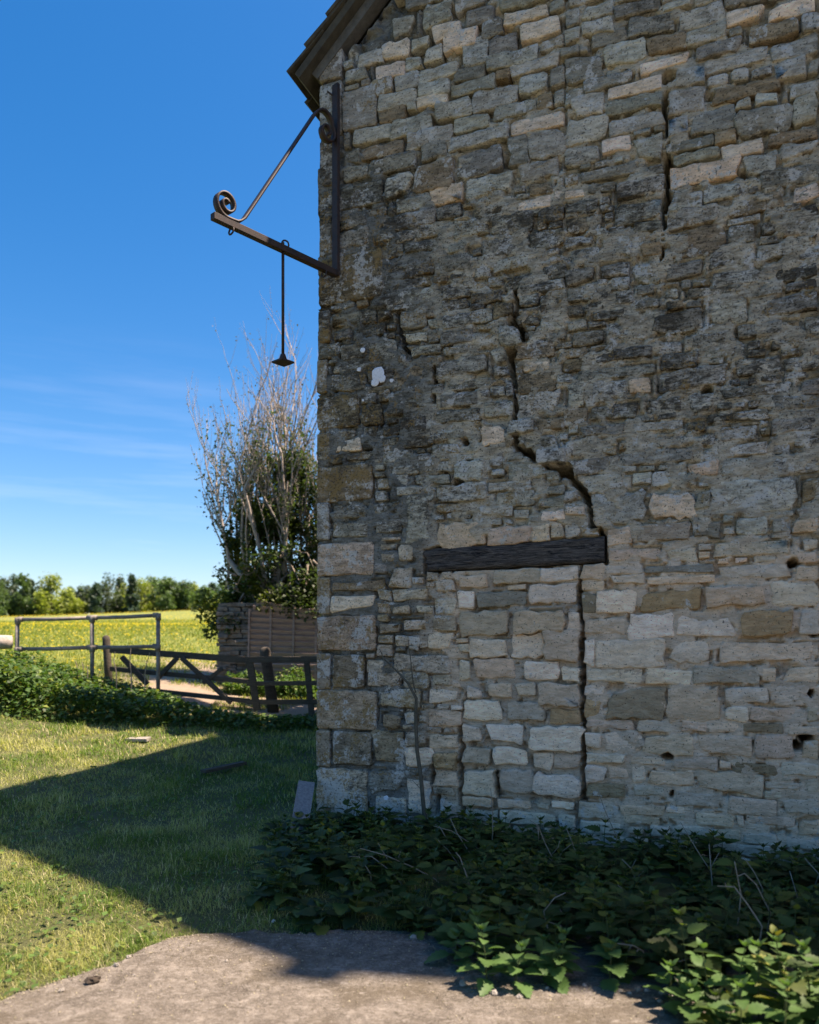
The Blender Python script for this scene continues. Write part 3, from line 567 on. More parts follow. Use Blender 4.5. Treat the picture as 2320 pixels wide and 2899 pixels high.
def join(ms):
    b = 0; Vs = []; As = []; A4 = []; A3 = []; T = []; Lc = []
    for Vv, Fs_, F4, F3, bt, li in ms:
        Vs.append(Vv); As.append(np.array(Fs_) + b); A4.append(np.array(F4) + b); A3.append(np.array(F3) + b); T.append(bt); Lc.append(li); b += len(Vv)
    As = np.concatenate(As); return crisp(npmesh('small_stones', np.concatenate(Vs), [As, np.concatenate(A4), np.concatenate(A3)], True, {'tone': np.concatenate(T), 'lichen': np.concatenate(Lc)}), len(As))
tag(link('small_stones', join([m for _, _, m in built[300:]]), M['stone'], gable), kind='stuff')
print('stones', len(built))
# the rest of the gable above and beside the view, and the long side wall
def slab(name, poly, y0, y1, tone=(0.24, 0.22, 0.18)):
    n = len(poly); Vv = [(a, y0, b) for a, b in poly] + [(a, y1, b) for a, b in poly]
    me = bpy.data.meshes.new(name); me.from_pydata(Vv, [], [list(range(n)), list(range(2 * n - 1, n - 1, -1))] + [(j, n + j, n + (j + 1) % n, (j + 1) % n) for j in range(n)])
    for k, c in (('tone', tone), ('lichen', (0.45, 0.4, 0.4))):
        a = me.attributes.new(k, 'FLOAT_COLOR', 'POINT'); a.data.foreach_set('color', np.tile([*c, 1.0], 2 * n).astype(np.float32))
    return me
link('wall_core', slab('wall_core', [(0.06, -0.3), (RIGHT, -0.3), (RIGHT, ZE), (HALF, ZE + PITCH * HALF), (0.06, ZE + PITCH * 0.06)], 0.55, 0.85), M['stone'], barn)
link('upper_gable', slab('upper_gable', [(5.6, -0.3), (RIGHT, -0.3), (RIGHT, ZE), (HALF, ZE + PITCH * HALF), (2.25, 8.3), (5.6, 8.3)], 0.0, 0.55), M['stone'], barn)
side = link('side_wall', slab('side_wall', [(0.035, -0.3), (0.5, -0.3), (0.5, ZE), (0.035, ZE)], 0.6, 16.0), M['stone'], barn)
link('back_gable', slab('back_gable', [(0.5, -0.3), (RIGHT, -0.3), (RIGHT, ZE), (HALF, ZE + PITCH * HALF), (0.5, ZE + PITCH * 0.5)], 15.6, 16.0), M['stone'], barn)
link('far_side_wall', slab('far_side_wall', [(RIGHT - 0.4, -0.3), (RIGHT - 0.02, -0.3), (RIGHT - 0.02, ZE), (RIGHT - 0.4, ZE)], 0.6, 15.6), M['stone'], barn)
# rubble on the side wall, seen only from a step to the left
ms = []; zc = 0.0; rr = random.Random(11)
while zc < 6.0:
    h = rr.uniform(0.1, 0.2); y = 0.36
    while y < 5.0:
        L = rr.uniform(0.2, 0.5); Vv, Fs_, F4, F3, bt, li = stone_mesh((y, zc + .008, y + L - .015, zc + h - .008, rr.choice('lggdt'), None, 'fill'), int(zc * 999 + y * 77))
        W = np.stack([0.035 + Vv[:, 1], Vv[:, 0], Vv[:, 2]], 1); ms.append((W, [f[::-1] for f in Fs_], [f[::-1] for f in F4], [f[::-1] for f in F3], bt, li)); y += L
    zc += h
tag(link('side_stones', join(ms), M['stone'], side), kind='stuff')

# lintel: charred old beam with deep grain
q = NT('charred_timber'); tc = q.pos((2.6, 10, 40), True); nn_ = q.noise(tc, 2.4, 10, 0.78, 1.3)
q.col(q.mix(q.rng(nn_, 0.42, 0.62), (0.006, 0.006, 0.007), (0.21, 0.18, 0.15))); q.bump(nn_, 0.03); q.b.inputs['Roughness'].default_value = 0.8; M['lintel'] = q.m
a0 = np.array(LIN[0]); a1 = np.array(LIN[1]); a2 = np.array(LIN[2]); a3 = np.array(LIN[3]); NL = 60; NH = 9; Vv = []
for i_ in range(NL + 1):
    t = i_ / NL; tp = a0 + (a1 - a0) * t; bt_ = a3 + (a2 - a3) * t
    prof = [(tp, -0.12)] + [(tp + (bt_ - tp) * j / NH, 0.0) for j in range(NH + 1)] + [(bt_, -0.12)]
    for j, (p_, nn) in enumerate(prof):
        e = 0.0; g = 0.0
        if 0 < j < NH + 2:
            e = 0.008 + 0.006 * mnoise.noise(Vector((p_[0] * 4, p_[1] * 60, 2))) + 0.01 * mnoise.noise(Vector((p_[0] * 14, p_[1] * 90, 7)))
            if j in (1, NH + 1): e -= 0.012
            kx = (p_[0] - (a0[0] + 0.62)) / 0.07; kz = (p_[1] - (a0[1] + bt_[1]) / 2) / 0.05; e += 0.014 * math.exp(-(kx * kx + kz * kz))
        z_ = p_[1] + 0.014 * mnoise.noise(Vector((p_[0] * 9, j * 0.2, 4))) * (1 if j in (0, 1, NH + 1, NH + 2) else 0)
        s_ = p_[0] + (0.06 * mnoise.noise(Vector((j * 0.9, 3.1, 0))) if i_ == 0 else 0)
        Vv.append((s_, -(nn + e), z_))
w = NH + 3; i = np.arange((NL + 1) * w).reshape(NL + 1, w)
Fq = np.stack([i[:-1, :-1].ravel(), i[:-1, 1:].ravel(), i[1:, 1:].ravel(), i[1:, :-1].ravel()], 1)
lm = npmesh('lintel', np.array(Vv), [Fq], True)
lo_ = link('lintel', lm, M['lintel'], barn); lo_['label'] = 'blackened wooden lintel beam over the blocked doorway'
ends = MB(); ends.add([Vv[k] for k in range(w)], [list(range(w))]); ends.add([Vv[NL * w + k] for k in range(w)], [list(range(w))[::-1]]); ends.build('lintel_end', M['lintel'], lo_)

# pale round lichens on the stone
def blob(c, r, name, mat, parent, flat=0.004, n=14, seed=0):
    rr = random.Random(seed); mb = MB(); ring = []; ring2 = []
    for j in range(n):
        a = 2 * math.pi * j / n; q_ = r * rr.uniform(0.82, 1.12)
        ring.append((c[0] + q_ * math.cos(a), c[1], c[2] + q_ * math.sin(a))); ring2.append((c[0] + 0.8 * q_ * math.cos(a), c[1] - flat, c[2] + 0.8 * q_ * math.sin(a)))
    vs_ = ring + ring2; fs = [(j, (j + 1) % n, n + (j + 1) % n, n + j) for j in range(n)] + [tuple(range(n, 2 * n))]
    mb.add(vs_, fs); return mb.build(name, mat, parent)
M['lichen'] = mat_plain('white_lichen', (0.52, 0.55, 0.57), (0.74, 0.77, 0.8), 80, 0.95, 0.002, 150)
for k, (px, py, r) in enumerate([(1031, 994, 8), (1021, 1049, 7), (1113, 1080, 6), (1032, 1136, 4), (1098, 2258, 8), (906, 2318, 10), (1206, 2357, 11), (1306, 2351, 10), (1367, 2370, 12), (1094, 2340, 6), (1278, 2350, 9), (1074, 1062, 21), (1066, 1084, 13), (1086, 1075, 12)]):
    s_, z_ = wall_sz(px, py); blob((s_, -0.027, z_), r / F * 6.5, 'lichen_disc', M['lichen'], gable, 0.006, 12, k)

# roof: slab on both slopes, stone slates at the visible verge
th = math.atan(PITCH); cs, sn = math.cos(th), math.sin(th)
def roof_pt(r, n, y): return (-0.10 + r * cs - n * sn, y, ZE + 0.10 + r * sn + n * cs)
def slope_box(r0, r1, n0, n1, y0, y1, mirror=False, jit=0):
    vs_ = [roof_pt(r, n, y) for n in (n0, n1) for r, y in ((r0, y0), (r1, y0), (r1, y1), (r0, y1))]
    vs_ = [tuple(c + random.uniform(-jit, jit) for c in v) for v in vs_]
    if mirror: vs_ = [(2 * HALF - a, b, c) for a, b, c in vs_]
    fs = [(3, 2, 1, 0), (4, 5, 6, 7), (0, 1, 5, 4), (1, 2, 6, 5), (2, 3, 7, 6), (3, 0, 4, 7)]
    if mirror: fs = [f[::-1] for f in fs]
    return vs_, fs
RL = (HALF + 0.1) / cs
mb = MB(); mb.add(*slope_box(0.0, RL, 0.0, 0.06, -0.10, 16.2)); zt = ZE + 0.1 + PITCH * (HALF + 0.1); mb.add([(a, y, c) for y in (-0.1, 16.2) for a, c in ((HALF, zt), (RIGHT + 0.2, ZE + 0.1), (RIGHT + 0.27, ZE + 0.13), (HALF + 0.03, zt + 0.08))], [(0, 1, 2, 3), (7, 6, 5, 4), (0, 4, 5, 1), (1, 5, 6, 2), (2, 6, 7, 3), (3, 7, 4, 0)]); roof = mb.build('roof', M['slate'], barn)
mb = MB(); mb.add(*slope_box(0.1, RL - 0.1, -0.08, -0.005, -0.02, 0.1)); vfil = mb.build('verge_mortar', mat_plain('verge_mortar', (0.07, 0.07, 0.062), (0.14, 0.135, 0.12), 14, 0.95, 0.01, 40), roof)
rr = random.Random(5); r = -0.05; row = 0
while r < 2.6:
    ln = 0.44 - 0.01 * row; y = -0.12 + rr.uniform(-0.02, 0.02)
    for kx in range(4):
        wd = rr.uniform(0.26, 0.4); mb = MB(); tk = rr.uniform(0.018, 0.03)
        vs_, fs = slope_box(r + rr.uniform(-.015, .015), r + ln, 0.062, 0.062 + tk, y, y + wd - 0.012, jit=0.006)
        vs_ = [v if j in (1, 2, 5, 6) else tuple(np.array(v) + np.array([-sn, 0, cs]) * 0.04) for j, v in enumerate(vs_)]   # tail lifted over the row below
        mb.add(vs_, fs); mb.build('roof_slate', M['slate'], roof); y += wd
    r += 0.27; row += 1
mb = MB(); mb.tube([(HALF, -0.2, ZE + 0.1 + PITCH * (HALF + 0.1) + 0.08), (HALF, 16.2, ZE + 0.1 + PITCH * (HALF + 0.1) + 0.08)], 0.16, 8); mb.build('ridge', M['slate'], roof)

# ------------------------------------------------------------------ iron sign bracket
br_s, br_z = wall_sz(957, 780); br_o = CORNER + U * br_s - V * 0.035; bdir = np.array([-0.668, -0.744, 0]); bdir /= np.linalg.norm(bdir)
brk = empty('sign_bracket', (br_o[0], br_o[1], br_z), math.atan2(bdir[1], bdir[0]))
tag(brk, 'black wrought iron sign bracket with scrolled arm fixed high on the stone corner', 'sign bracket')
z_ = lambda v: v - br_z                                   # local x runs out along the arm
MB().box((0, 0, 0.765), (0.014, 0.031, 0.785), bev=0.004).build('wall_bar', M['iron'], brk)
MB().beam((0.0, 0, 0), (1.19, 0, 0.0), 0.05, 0.052, bev=0.004).build('bracket_arm', M['iron'], brk)
pth = []                                                  # curl at the tip, from its eye outwards, then down onto the arm
for k in range(44):
    t = k / 43; ang = R(270 + 600 * (1 - t)); rr_ = 0.016 + 0.082 * t ** 0.9
    pth.append((1.075 + rr_ * math.cos(ang), 0, 0.128 + rr_ * math.sin(ang)))
pth += [(1.03, 0, 0.032), (0.985, 0, 0.036), (0.955, 0, 0.052), (0.92, 0, 0.085)]
top0 = np.array([0.92, 0, 0.085]); top1 = np.array([0.235, 0, z_(5.79)])
for k in range(1, 12): pth.append(tuple(top0 + (top1 - top0) * k / 12))
pth += [tuple(top1), (0.20, 0, z_(5.835)), (0.165, 0, z_(5.86)), (0.125, 0, z_(5.868)), (0.085, 0, z_(5.853)), (0.055, 0, z_(5.82)), (0.04, 0, z_(5.77))]
for k in range(26):
    t = k / 25; ang = R(150 + 470 * t); rr_ = 0.085 - 0.065 * t
    pth.append((0.105 + rr_ * math.cos(ang), 0, z_(5.71) + rr_ * math.sin(ang)))
sm = [pth[0]]
for a, b in zip(pth[:-1], pth[1:]):
    if np.linalg.norm(np.array(b) - np.array(sm[-1])) > 0.008: sm.append(b)
MB().ribbon(sm, (0, 1, 0), 0.052, 0.016).build('scroll_stay', M['iron'], brk, True)
def ring(mb, c, r, t, ax, n=14):
    ax = Vector(ax); a = ax.orthogonal().normalized(); b = ax.cross(a)
    mb.tube([Vector(c) + (a * math.cos(2 * math.pi * j / n) + b * math.sin(2 * math.pi * j / n)) * r for j in range(n + 1)], t, 5); return mb
for t in (1.03, 0.13): ring(MB(), (t, 0, -0.045), 0.028, 0.007, (1, 0, 0.2)).build('hanging_ring', M['iron'], brk, True)
ring(MB(), (0.53, 0, 0.045), 0.028, 0.007, (0.3, 1, 0)).build('hanging_ring', M['iron'], brk, True)
rod = MB().tube([(0.553, 0, 0.05), (0.553, 0, -0.82)], 0.0115, 8).build('drop_rod', M['iron'], brk, True)
mb = MB(); hw = 0.062; zz = -0.875
mb.add([(0.553 + x * hw, y * hw, zz) for x, y in ((-1, -1), (1, -1), (1, 1), (-1, 1))] + [(0.553 + x * hw, y * hw, zz + 0.012) for x, y in ((-1, -1), (1, -1), (1, 1), (-1, 1))] + [(0.553 + x * 0.022, y * 0.022, zz + 0.03) for x, y in ((-1, -1), (1, -1), (1, 1), (-1, 1))] + [(0.553 + x * 0.012, y * 0.012, zz + 0.07) for x, y in ((-1, -1), (1, -1), (1, 1), (-1, 1))],
       [(3, 2, 1, 0), (12, 13, 14, 15)] + [(r * 4 + j, r * 4 + (j + 1) % 4, r * 4 + 4 + (j + 1) % 4, r * 4 + 4 + j) for r in range(3) for j in range(4)])
mb.build('end_plate', M['iron'], rod)
MB().tube([(0, -0.02, z_(6.06)), (0.05, -0.05, z_(6.09))], 0.008, 6).build('nail', M['iron'], brk)

# ------------------------------------------------------------------ planks, sapling, stalks
def ground(px, py, dz=0.0):                               # first terrain point along a pixel's ray
    for Y in np.arange(3.0, 60, 0.02):
        p_ = P(px, py, Y)
        if p_[2] <= max(float(tz(p_[0], Y)), 0.012 if Y < 4.4 else -9) + dz: return p_
    return P(px, py, 60)
a = P(840, 2390, 5.98); b = P(868, 2216, 6.72)
o = MB().beam(a, b, 0.135, 0.028, up=(0.15, -1, 0.3), bev=0.003, jit=0.003).build('leaning_plank', M['plank']); tag(o, 'short grey weathered plank leaning against the barn corner', 'plank')
a = ground(575, 2184, 0.05); b = ground(692, 2160, 0.06)
o = MB().beam(a, b, 0.10, 0.03, bev=0.003, jit=0.004).build('fallen_plank', M['grey_wood']); tag(o, 'dark narrow plank lying in the shaded grass', 'plank')
def wpt(px, py, n):
    s_, z2 = wall_sz(px, py); w = CORNER + U * s_ - V * n; k = 1 - n / 6.6; q_ = np.array([0, 0, EYE]); w[2] = z2; return q_ + (np.array([w[0], w[1], z2]) - q_) * 1.0
sap = [(1226, 2440), (1222, 2393), (1210, 2268), (1203, 2190), (1193, 2122), (1190, 2060), (1189, 2017), (1191, 1976), (1168, 1934), (1135, 1898), (1101, 1867), (1088, 1838)]
so = empty('sapling', wpt(1226, 2440, 0.1)); base = np.array(so.location)
tag(so, 'thin bare forked sapling growing up against the stone wall', 'sapling')
def rel(pl, n): return [wpt(a_, b_, n) - base for a_, b_ in pl]
MB().tube(rel(sap, 0.09), [0.019, 0.018, 0.017, 0.016, 0.0155, 0.015, 0.0145, 0.013, 0.010, 0.008, 0.0055, 0.003], 7).build('stem', M['sapling'], so, True)
for pl, r0 in (([(1189, 1960), (1183, 1938), (1178, 1900), (1174, 1859), (1170, 1838), (1168, 1812)], 0.006), ([(1187, 2047), (1160, 2050), (1136, 2044)], 0.004), ([(1150, 1912), (1136, 1934), (1128, 1931)], 0.004), ([(1208, 2235), (1180, 2205), (1130, 2198)], 0.0025)):
    MB().tube(rel(pl, 0.09), list(np.linspace(r0, r0 * 0.4, len(pl))), 5).build('twig', M['sapling'], so, True)

# dead stalks among the nettles: pixel polylines with a depth each
GK = 800 / 1725; HK = 820 / 1725
def gp(x, y): return (700 + x * GK, 2200 + y * GK)
def hp(x, y): return (1500 + x * HK, 2200 + y * HK)
ST = [(gp, [(1215, 690), (1150, 625), (1010, 550), (850, 480), (690, 435)], 5.0, [[(1010, 550), (970, 570)], [(950, 520), (925, 490), (940, 450)]]),
      (gp, [(950, 660), (870, 570), (760, 485), (625, 487)], 4.95, [[(690, 470), (670, 500)]]), (gp, [(905, 600), (850, 490), (800, 405)], 5.1, []), (gp, [(755, 595), (715, 530), (685, 490)], 4.9, []),
      (gp, [(1410, 815), (1380, 720), (1340, 600), (1300, 490), (1275, 460)], 4.6, []), (gp, [(1480, 735), (1400, 690), (1285, 610)], 4.7, []), (gp, [(1355, 722), (1250, 700), (1150, 705)], 4.6, []),
      (gp, [(1470, 480), (1400, 430), (1250, 330), (1140, 300)], 5.6, []), (gp, [(1410, 590), (1370, 480), (1280, 340), (1240, 250)], 5.5, []), (gp, [(1300, 550), (1230, 450), (1150, 370)], 5.4, []), (gp, [(650, 735), (550, 690)], 4.8, []),
      (gp, [(1500, 340), (1498, 200), (1488, 70)], 5.7, []), (gp, [(1395, 1000), (1330, 1003), (1288, 1008)], 3.95, [[(1390, 1000), (1368, 1048)]]), (gp, [(1220, 380), (1180, 310), (1150, 290)], 5.6, []),
      (hp, [(250, 760), (215, 640), (150, 510), (90, 390), (50, 290), (5, 260)], 5.2, [[(150, 510), (100, 470), (50, 440)], [(160, 500), (200, 440), (250, 400)], [(135, 460), (170, 420), (180, 380)], [(50, 300), (55, 380)]]),
      (hp, [(300, 500), (265, 420), (220, 305)], 5.3, []), (hp, [(465, 745), (400, 680), (340, 640), (290, 585)], 4.8, [[(340, 620), (390, 620)]]), (hp, [(335, 815), (220, 740), (115, 670)], 4.6, []),
      (hp, [(320, 800), (285, 700), (300, 620), (345, 590)], 4.7, []), (hp, [(280, 930), (240, 860), (180, 790)], 4.4, []), (hp, [(745, 840), (660, 740), (525, 645)], 4.7, []), (hp, [(625, 860), (595, 780), (572, 715)], 4.6, []),
      (hp, [(640, 650), (610, 550), (550, 490)], 5.0, [[(620, 620), (680, 560)], [(610, 540), (635, 490)]]), (hp, [(1100, 780), (1085, 600), (1070, 400)], 4.9, [[(1080, 540), (1130, 450)]]), (hp, [(1110, 610), (1000, 440), (900, 270)], 5.1, []),
      (hp, [(1385, 890), (1300, 760), (1220, 655), (1120, 650)], 3.75, [[(1170, 650), (1165, 630)]]), (hp, [(1435, 810), (1350, 640), (1280, 575), (1235, 595)], 3.95, []), (hp, [(1260, 700), (1240, 600), (1222, 505)], 3.9, []),
      (hp, [(1390, 670), (1340, 570), (1275, 475)], 4.6, []), (hp, [(120, 945), (95, 850), (85, 800), (150, 720), (215, 690)], 4.1, [[(105, 862), (185, 885), (125, 915)], [(185, 885), (190, 975)]]), (hp, [(680, 1040), (620, 1005), (525, 992)], 3.8, [[(605, 1005), (590, 1045)], [(650, 1025), (625, 1065)]]),
      (hp, [(1040, 1110), (960, 1080), (890, 1100)], 3.7, []), (hp, [(940, 1300), (900, 1240), (862, 1190)], 3.45, []), (hp, [(1585, 1225), (1520, 1180), (1460, 1140)], 3.45, []), (hp, [(1725, 580), (1640, 485)], 4.9, []), (hp, [(1600, 730), (1550, 560)], 4.7, []), (hp, [(520, 360), (450, 200), (400, 60)], 5.55, [])]
STALKS = [('pale dead stalk arching over the shaded nettles', 'dead stalks in the nettle bed')]
for k, (fn, pl, Y, tw) in enumerate(ST):
    q_ = [fn(*t) for t in pl]; m = len(q_); tilt = random.uniform(-0.12, 0.12)
    w = [P(x, y, Y + tilt * j / m) for j, (x, y) in enumerate(q_)]
    base_ = w[0].copy(); gz_ = max(0.0, float(tz(base_[0], Y)))
    mb = MB(); r0 = 0.0042 if fn is gp else 0.0042
    full = [np.array([base_[0] + 0.05 * random.uniform(-1, 1), base_[1] + 0.12, gz_]), base_ * 0.5 + 0.5 * np.array([base_[0], base_[1] + 0.08, gz_])] if base_[2] > 0.08 else []
    pts_ = [t - base_ for t in full + w]; mb.tube(pts_, list(np.linspace(r0 * 1.1, r0 * 0.55, len(pts_))), 5)
    for t in tw:
        z2 = [P(*fn(*c), Y + 0.01) - base_ for c in t]; mb.tube(z2, list(np.linspace(r0 * 0.7, r0 * 0.4, len(z2))), 4)
    o = mb.build('dead_stalk', M['dead'], None, True); o.location = base_
    px0 = q_[0][0]; shp = 'forked' if len(tw) > 1 else ('side-twigged' if tw else ('arching' if m > 3 else ('bent' if m == 3 else 'straight')))
    zone = 'near the barn corner' if px0 < 1170 else ('beside the sapling' if px0 < 1310 else ('below the blocked doorway' if px0 < 1680 else 'beyond the doorway crack'))
    tag(o, f"{shp} pale dead stalk over the {'sunlit front' if Y < 4.2 else 'shaded'} nettles {zone}", 'dead stalk', STALKS[0][1])

# ------------------------------------------------------------------ leaf templates and scatter
def leaf_template(teeth=True, segs=6, width=0.36, droop=0.35, fold=0.22):
    Vs = []; Fs = []; mid = []
    prof = lambda t: width * (math.sin(math.pi * min(1, (t * 0.93 + 0.07)) ** 0.72)) ** 0.9
    def pt(t, x): return (x, t, fold * abs(x) - droop * t * t * 0.6)
    for k in range(segs + 1): mid.append(len(Vs)); Vs.append(pt(k / segs, 0))
    for sd in (-1, 1):
        e = []
        for k in range(2 * segs + 1):
            t = k / (2 * segs); w_ = prof(t) if 0 < k < 2 * segs else (0.05 if k == 0 else 0)
            if teeth and 0 < k < 2 * segs: w_ *= 1.14 if k % 2 else 0.86
            e.append(len(Vs)); Vs.append(pt(min(1, t + (0.03 if k % 2 else 0)), sd * w_))
        for k in range(segs):
            tri = [(mid[k], e[2 * k], e[2 * k + 1]), (mid[k], e[2 * k + 1], mid[k + 1]), (mid[k + 1], e[2 * k + 1], e[2 * k + 2])]
            Fs += [t if sd < 0 else t[::-1] for t in tri]
    return np.array(Vs), np.array(Fs)
LEAF_V, LEAF_F = leaf_template()
SIMPLE_V = np.array([(0, 0, 0), (-0.36, 0.4, 0.08), (0, 0.45, 0), (0.36, 0.4, 0.08), (0, 1, -0.15)], float); SIMPLE_F = np.array([(0, 2, 1), (0, 3, 2), (1, 2, 4), (2, 3, 4)])
def frames(yaw, pitch, roll):
    """rotation matrices: leaf length heads at yaw, rises by pitch, rolls about its length"""
    cy, sy, cp, sp_, cr, sr = np.cos(yaw), np.sin(yaw), np.cos(pitch), np.sin(pitch), np.cos(roll), np.sin(roll)
    d = np.stack([sy * cp, cy * cp, sp_], -1); sdv = np.stack([cy, -sy, np.zeros_like(cy)], -1); up_ = np.cross(sdv, d)
    x = sdv * cr[:, None] + up_ * sr[:, None]; zv = np.cross(x, d)
    return np.stack([x, d, zv], -1)
def scatter(tv, tf, mats, pos, scale, cols):
    n = len(pos); W = np.einsum('nij,kj->nki', mats, tv) * np.asarray(scale)[:, None, None] + pos[:, None, :]
    Fx = (tf[None] + (np.arange(n) * len(tv))[:, None, None]).reshape(-1, tf.shape[1])
    return W.reshape(-1, 3), Fx, np.repeat(cols, len(tv), 0)

def nettle_leaves(h, rng):
    """leaf placements of one upright nettle: yaw, pitch, roll, pos, size"""
    out = []; nodes = max(6, int(h / 0.042)); lean = rng.uniform(-0.14, 0.14, 2)
    for k in range(nodes):
        t = 0.18 + 0.82 * k / (nodes - 1); y0 = (k % 2) * math.pi / 2 + rng.uniform(-.35, .35)
        sz = rng.uniform(0.8, 1.15) * (0.105 * math.sin(math.pi * min(1, 0.30 + 0.62 * t)) + 0.012) * rng.uniform(0.8, 1.2)
        if k == nodes - 1: sz = 0.04
        c = np.array([lean[0] * t * t * h, lean[1] * t * t * h, t * h])
        for side_ in (0, math.pi):
            yaw = y0 + side_; pit = R(62) if t > 0.97 else R(10 + 30 * (t - 0.5)) + rng.uniform(-.3, .3)
            pet = 0.25 * sz
            pos = c + np.array([math.sin(yaw), math.cos(yaw), 0.35]) * pet
            out.append((yaw, pit, rng.uniform(-.35, .35), pos, sz))
    tip = [(a_, R(70), 0, np.array([lean[0] * h, lean[1] * h, h]), 0.028) for a_ in (0.4, 2.0, 3.5, 5.1)]
    return out + tip, lean
def leafcol(n, rng, base=(0.05, 0.105, 0.03), var=0.3, yel=0.1):
    c = np.tile(np.array(base), (n, 1)) * (1 + var * rng.uniform(-1, 1, (n, 1))); c += rng.random((n, 1)) ** 6 * np.array([[0.2, 0.16, 0.02]]) * yel * 3
    return c
# the bed at the foot of the wall
bed_front = [(690, 2590), (760, 2622), (880, 2632), (1000, 2640), (1120, 2636), (1200, 2662), (1260, 2712), (1340, 2772), (1450, 2790), (1600, 2792), (1760, 2800), (1860, 2826), (1930, 2890), (2000, 2960), (2150, 3040), (2450, 3060)]
bf = []
for px, py in bed_front:
    Y = F * EYE / (py - HZ); bf.append(((px - CX) / F * Y, Y))
bfx = np.array([a_ for a_, b_ in bf]); bfy = np.array([b_ for a_, b_ in bf])
def wall_y(x): return CORNER[1] + (x - CORNER[0]) * U[1] / U[0] - 0.06
Vs = []; Fs = []; Cs = []; nb = 0; stem = MB(); fronts = []
rng = np.random.default_rng(21); cnt = 0; placed = []
while cnt < 500:
    x = rng.uniform(-1.45, 3.6); fr = np.interp(x, bfx, bfy); bk = wall_y(x) if x > -0.8 else 6.3
    if x < -0.8: fr = max(fr, 4.75)
    y = rng.uniform(fr, bk)
    if y > bk - 0.03 or y < fr or y < 2.6 or CX + F * x / y < 720 + 60 * rng.random(): continue
    if any((x - a_) ** 2 + (y - b_) ** 2 < 0.055 ** 2 for a_, b_ in placed): continue
    placed.append((x, y)); d_fr = y - fr; cnt += 1
    right = sstep(0.8, 1.8, x)
    h = (0.155 + 0.10 * sstep(0.0, 0.4, d_fr) * (1 - 0.9 * sstep(0.7, 1.7, d_fr)) + 0.07 * right * (1 - sstep(0.7, 1.7, d_fr))) * rng.uniform(0.65, 1.35)
    if x < -0.6: h *= 0.72
    if d_fr < 0.16 and 0.1 < x < 3.2 and len(fronts) < 30 and rng.random() < 0.9: fronts.append((x, y, h * 1.05)); continue
    lv, lean = nettle_leaves(h, rng); g = max(0.0, float(tz(x, y))) ; off = np.array([x, y, g])
    A = np.array([l[0] for l in lv]); B = np.array([l[1] for l in lv]); Cc = np.array([l[2] for l in lv]); pp = np.array([l[3] for l in lv]) + off; sc_ = np.array([l[4] for l in lv])
    W, Fx, cc_ = scatter(LEAF_V, LEAF_F, frames(A, B, Cc), pp, sc_, leafcol(len(lv), rng, (0.045, 0.085, 0.022), 0.5, 0.3))  # bed leaves darker than the front plants', shade put into their colour
    Vs.append(W); Fs.append(Fx + nb); Cs.append(cc_); nb += len(W)
    stem.tube([(x, y, g - .01), (x + lean[0] * h * .3, y + lean[1] * h * .3, g + h * .55), (x + lean[0] * h, y + lean[1] * h, g + h)], [0.0035, 0.003, 0.0015], 4, False)
bed = link('nettle_bed', npmesh('nettle_bed', np.concatenate(Vs), np.concatenate(Fs), False, {'tone': np.concatenate(Cs)}), M['leaf'])
tag(bed, 'dense bed of dark green stinging nettles along the foot of the wall', 'nettles', kind='stuff')
so2 = stem.build('nettle_stems', mat_plain('nettle_stem', (0.04, 0.06, 0.02), (0.08, 0.09, 0.03), 30), bed)
# front plants, one by one
leaf_me = []
for k in range(4):
    c = leafcol(1, rng, (0.085, 0.165, 0.045), 0.15, 0)[0]; leaf_me.append(npmesh('leaf', LEAF_V, LEAF_F, False, {'tone': c})); leaf_me[-1].materials.append(M['leaf'])  # front leaves brighter than the bed's, sunlight put into their colour
for (px, py, h) in [(1380, 2800, 0.26), (1460, 2800, 0.2), (1585, 2790, 0.24), (1290, 2735, 0.15), (2010, 2900, 0.3), (2080, 2910, 0.34), (1960, 2900, 0.16), (2150, 2930, 0.36), (2230, 2900, 0.34), (2300, 2930, 0.36), (2100, 3000, 0.26), (2220, 3020, 0.28)]:
    Y = F * EYE / (py - HZ); fronts.append(((px - CX) / F * Y, Y, h))
for (x, y, h) in fronts:
    e = empty('nettle', (x, y, max(0.0, float(tz(x, y))) - 0.005)); pxn = CX + F * x / y; zone = 'beside the greyish white stone' if pxn < 1270 else ('in the clump below the blocked doorway' if pxn < 1700 else 'in the big clump beyond the doorway crack')
    tag(e, f"{'tall' if h > 0.29 else ('short' if h < 0.2 else 'middling')} leafy stinging nettle at the concrete edge {zone}", 'nettle', 'nettles along the concrete edge')
    lv, lean = nettle_leaves(h, rng)
    MB().tube([(0, 0, 0), (lean[0] * h * .3, lean[1] * h * .3, h * .55), (lean[0] * h, lean[1] * h, h)], [0.004, 0.003, 0.0015], 5, False).build('stem', so2.data.materials[0], e)
    fr_ = frames(np.array([l[0] for l in lv]), np.array([l[1] for l in lv]), np.array([l[2] for l in lv]))
    for l, f_ in zip(lv, fr_):
        o = bpy.data.objects.new('leaf', leaf_me[rng.integers(4)]); COL.objects.link(o); o.parent = e
        o.matrix_local = Matrix.Translation(Vector(l[3])) @ Matrix(f_.tolist()).to_4x4() @ Matrix.Scale(l[4], 4)

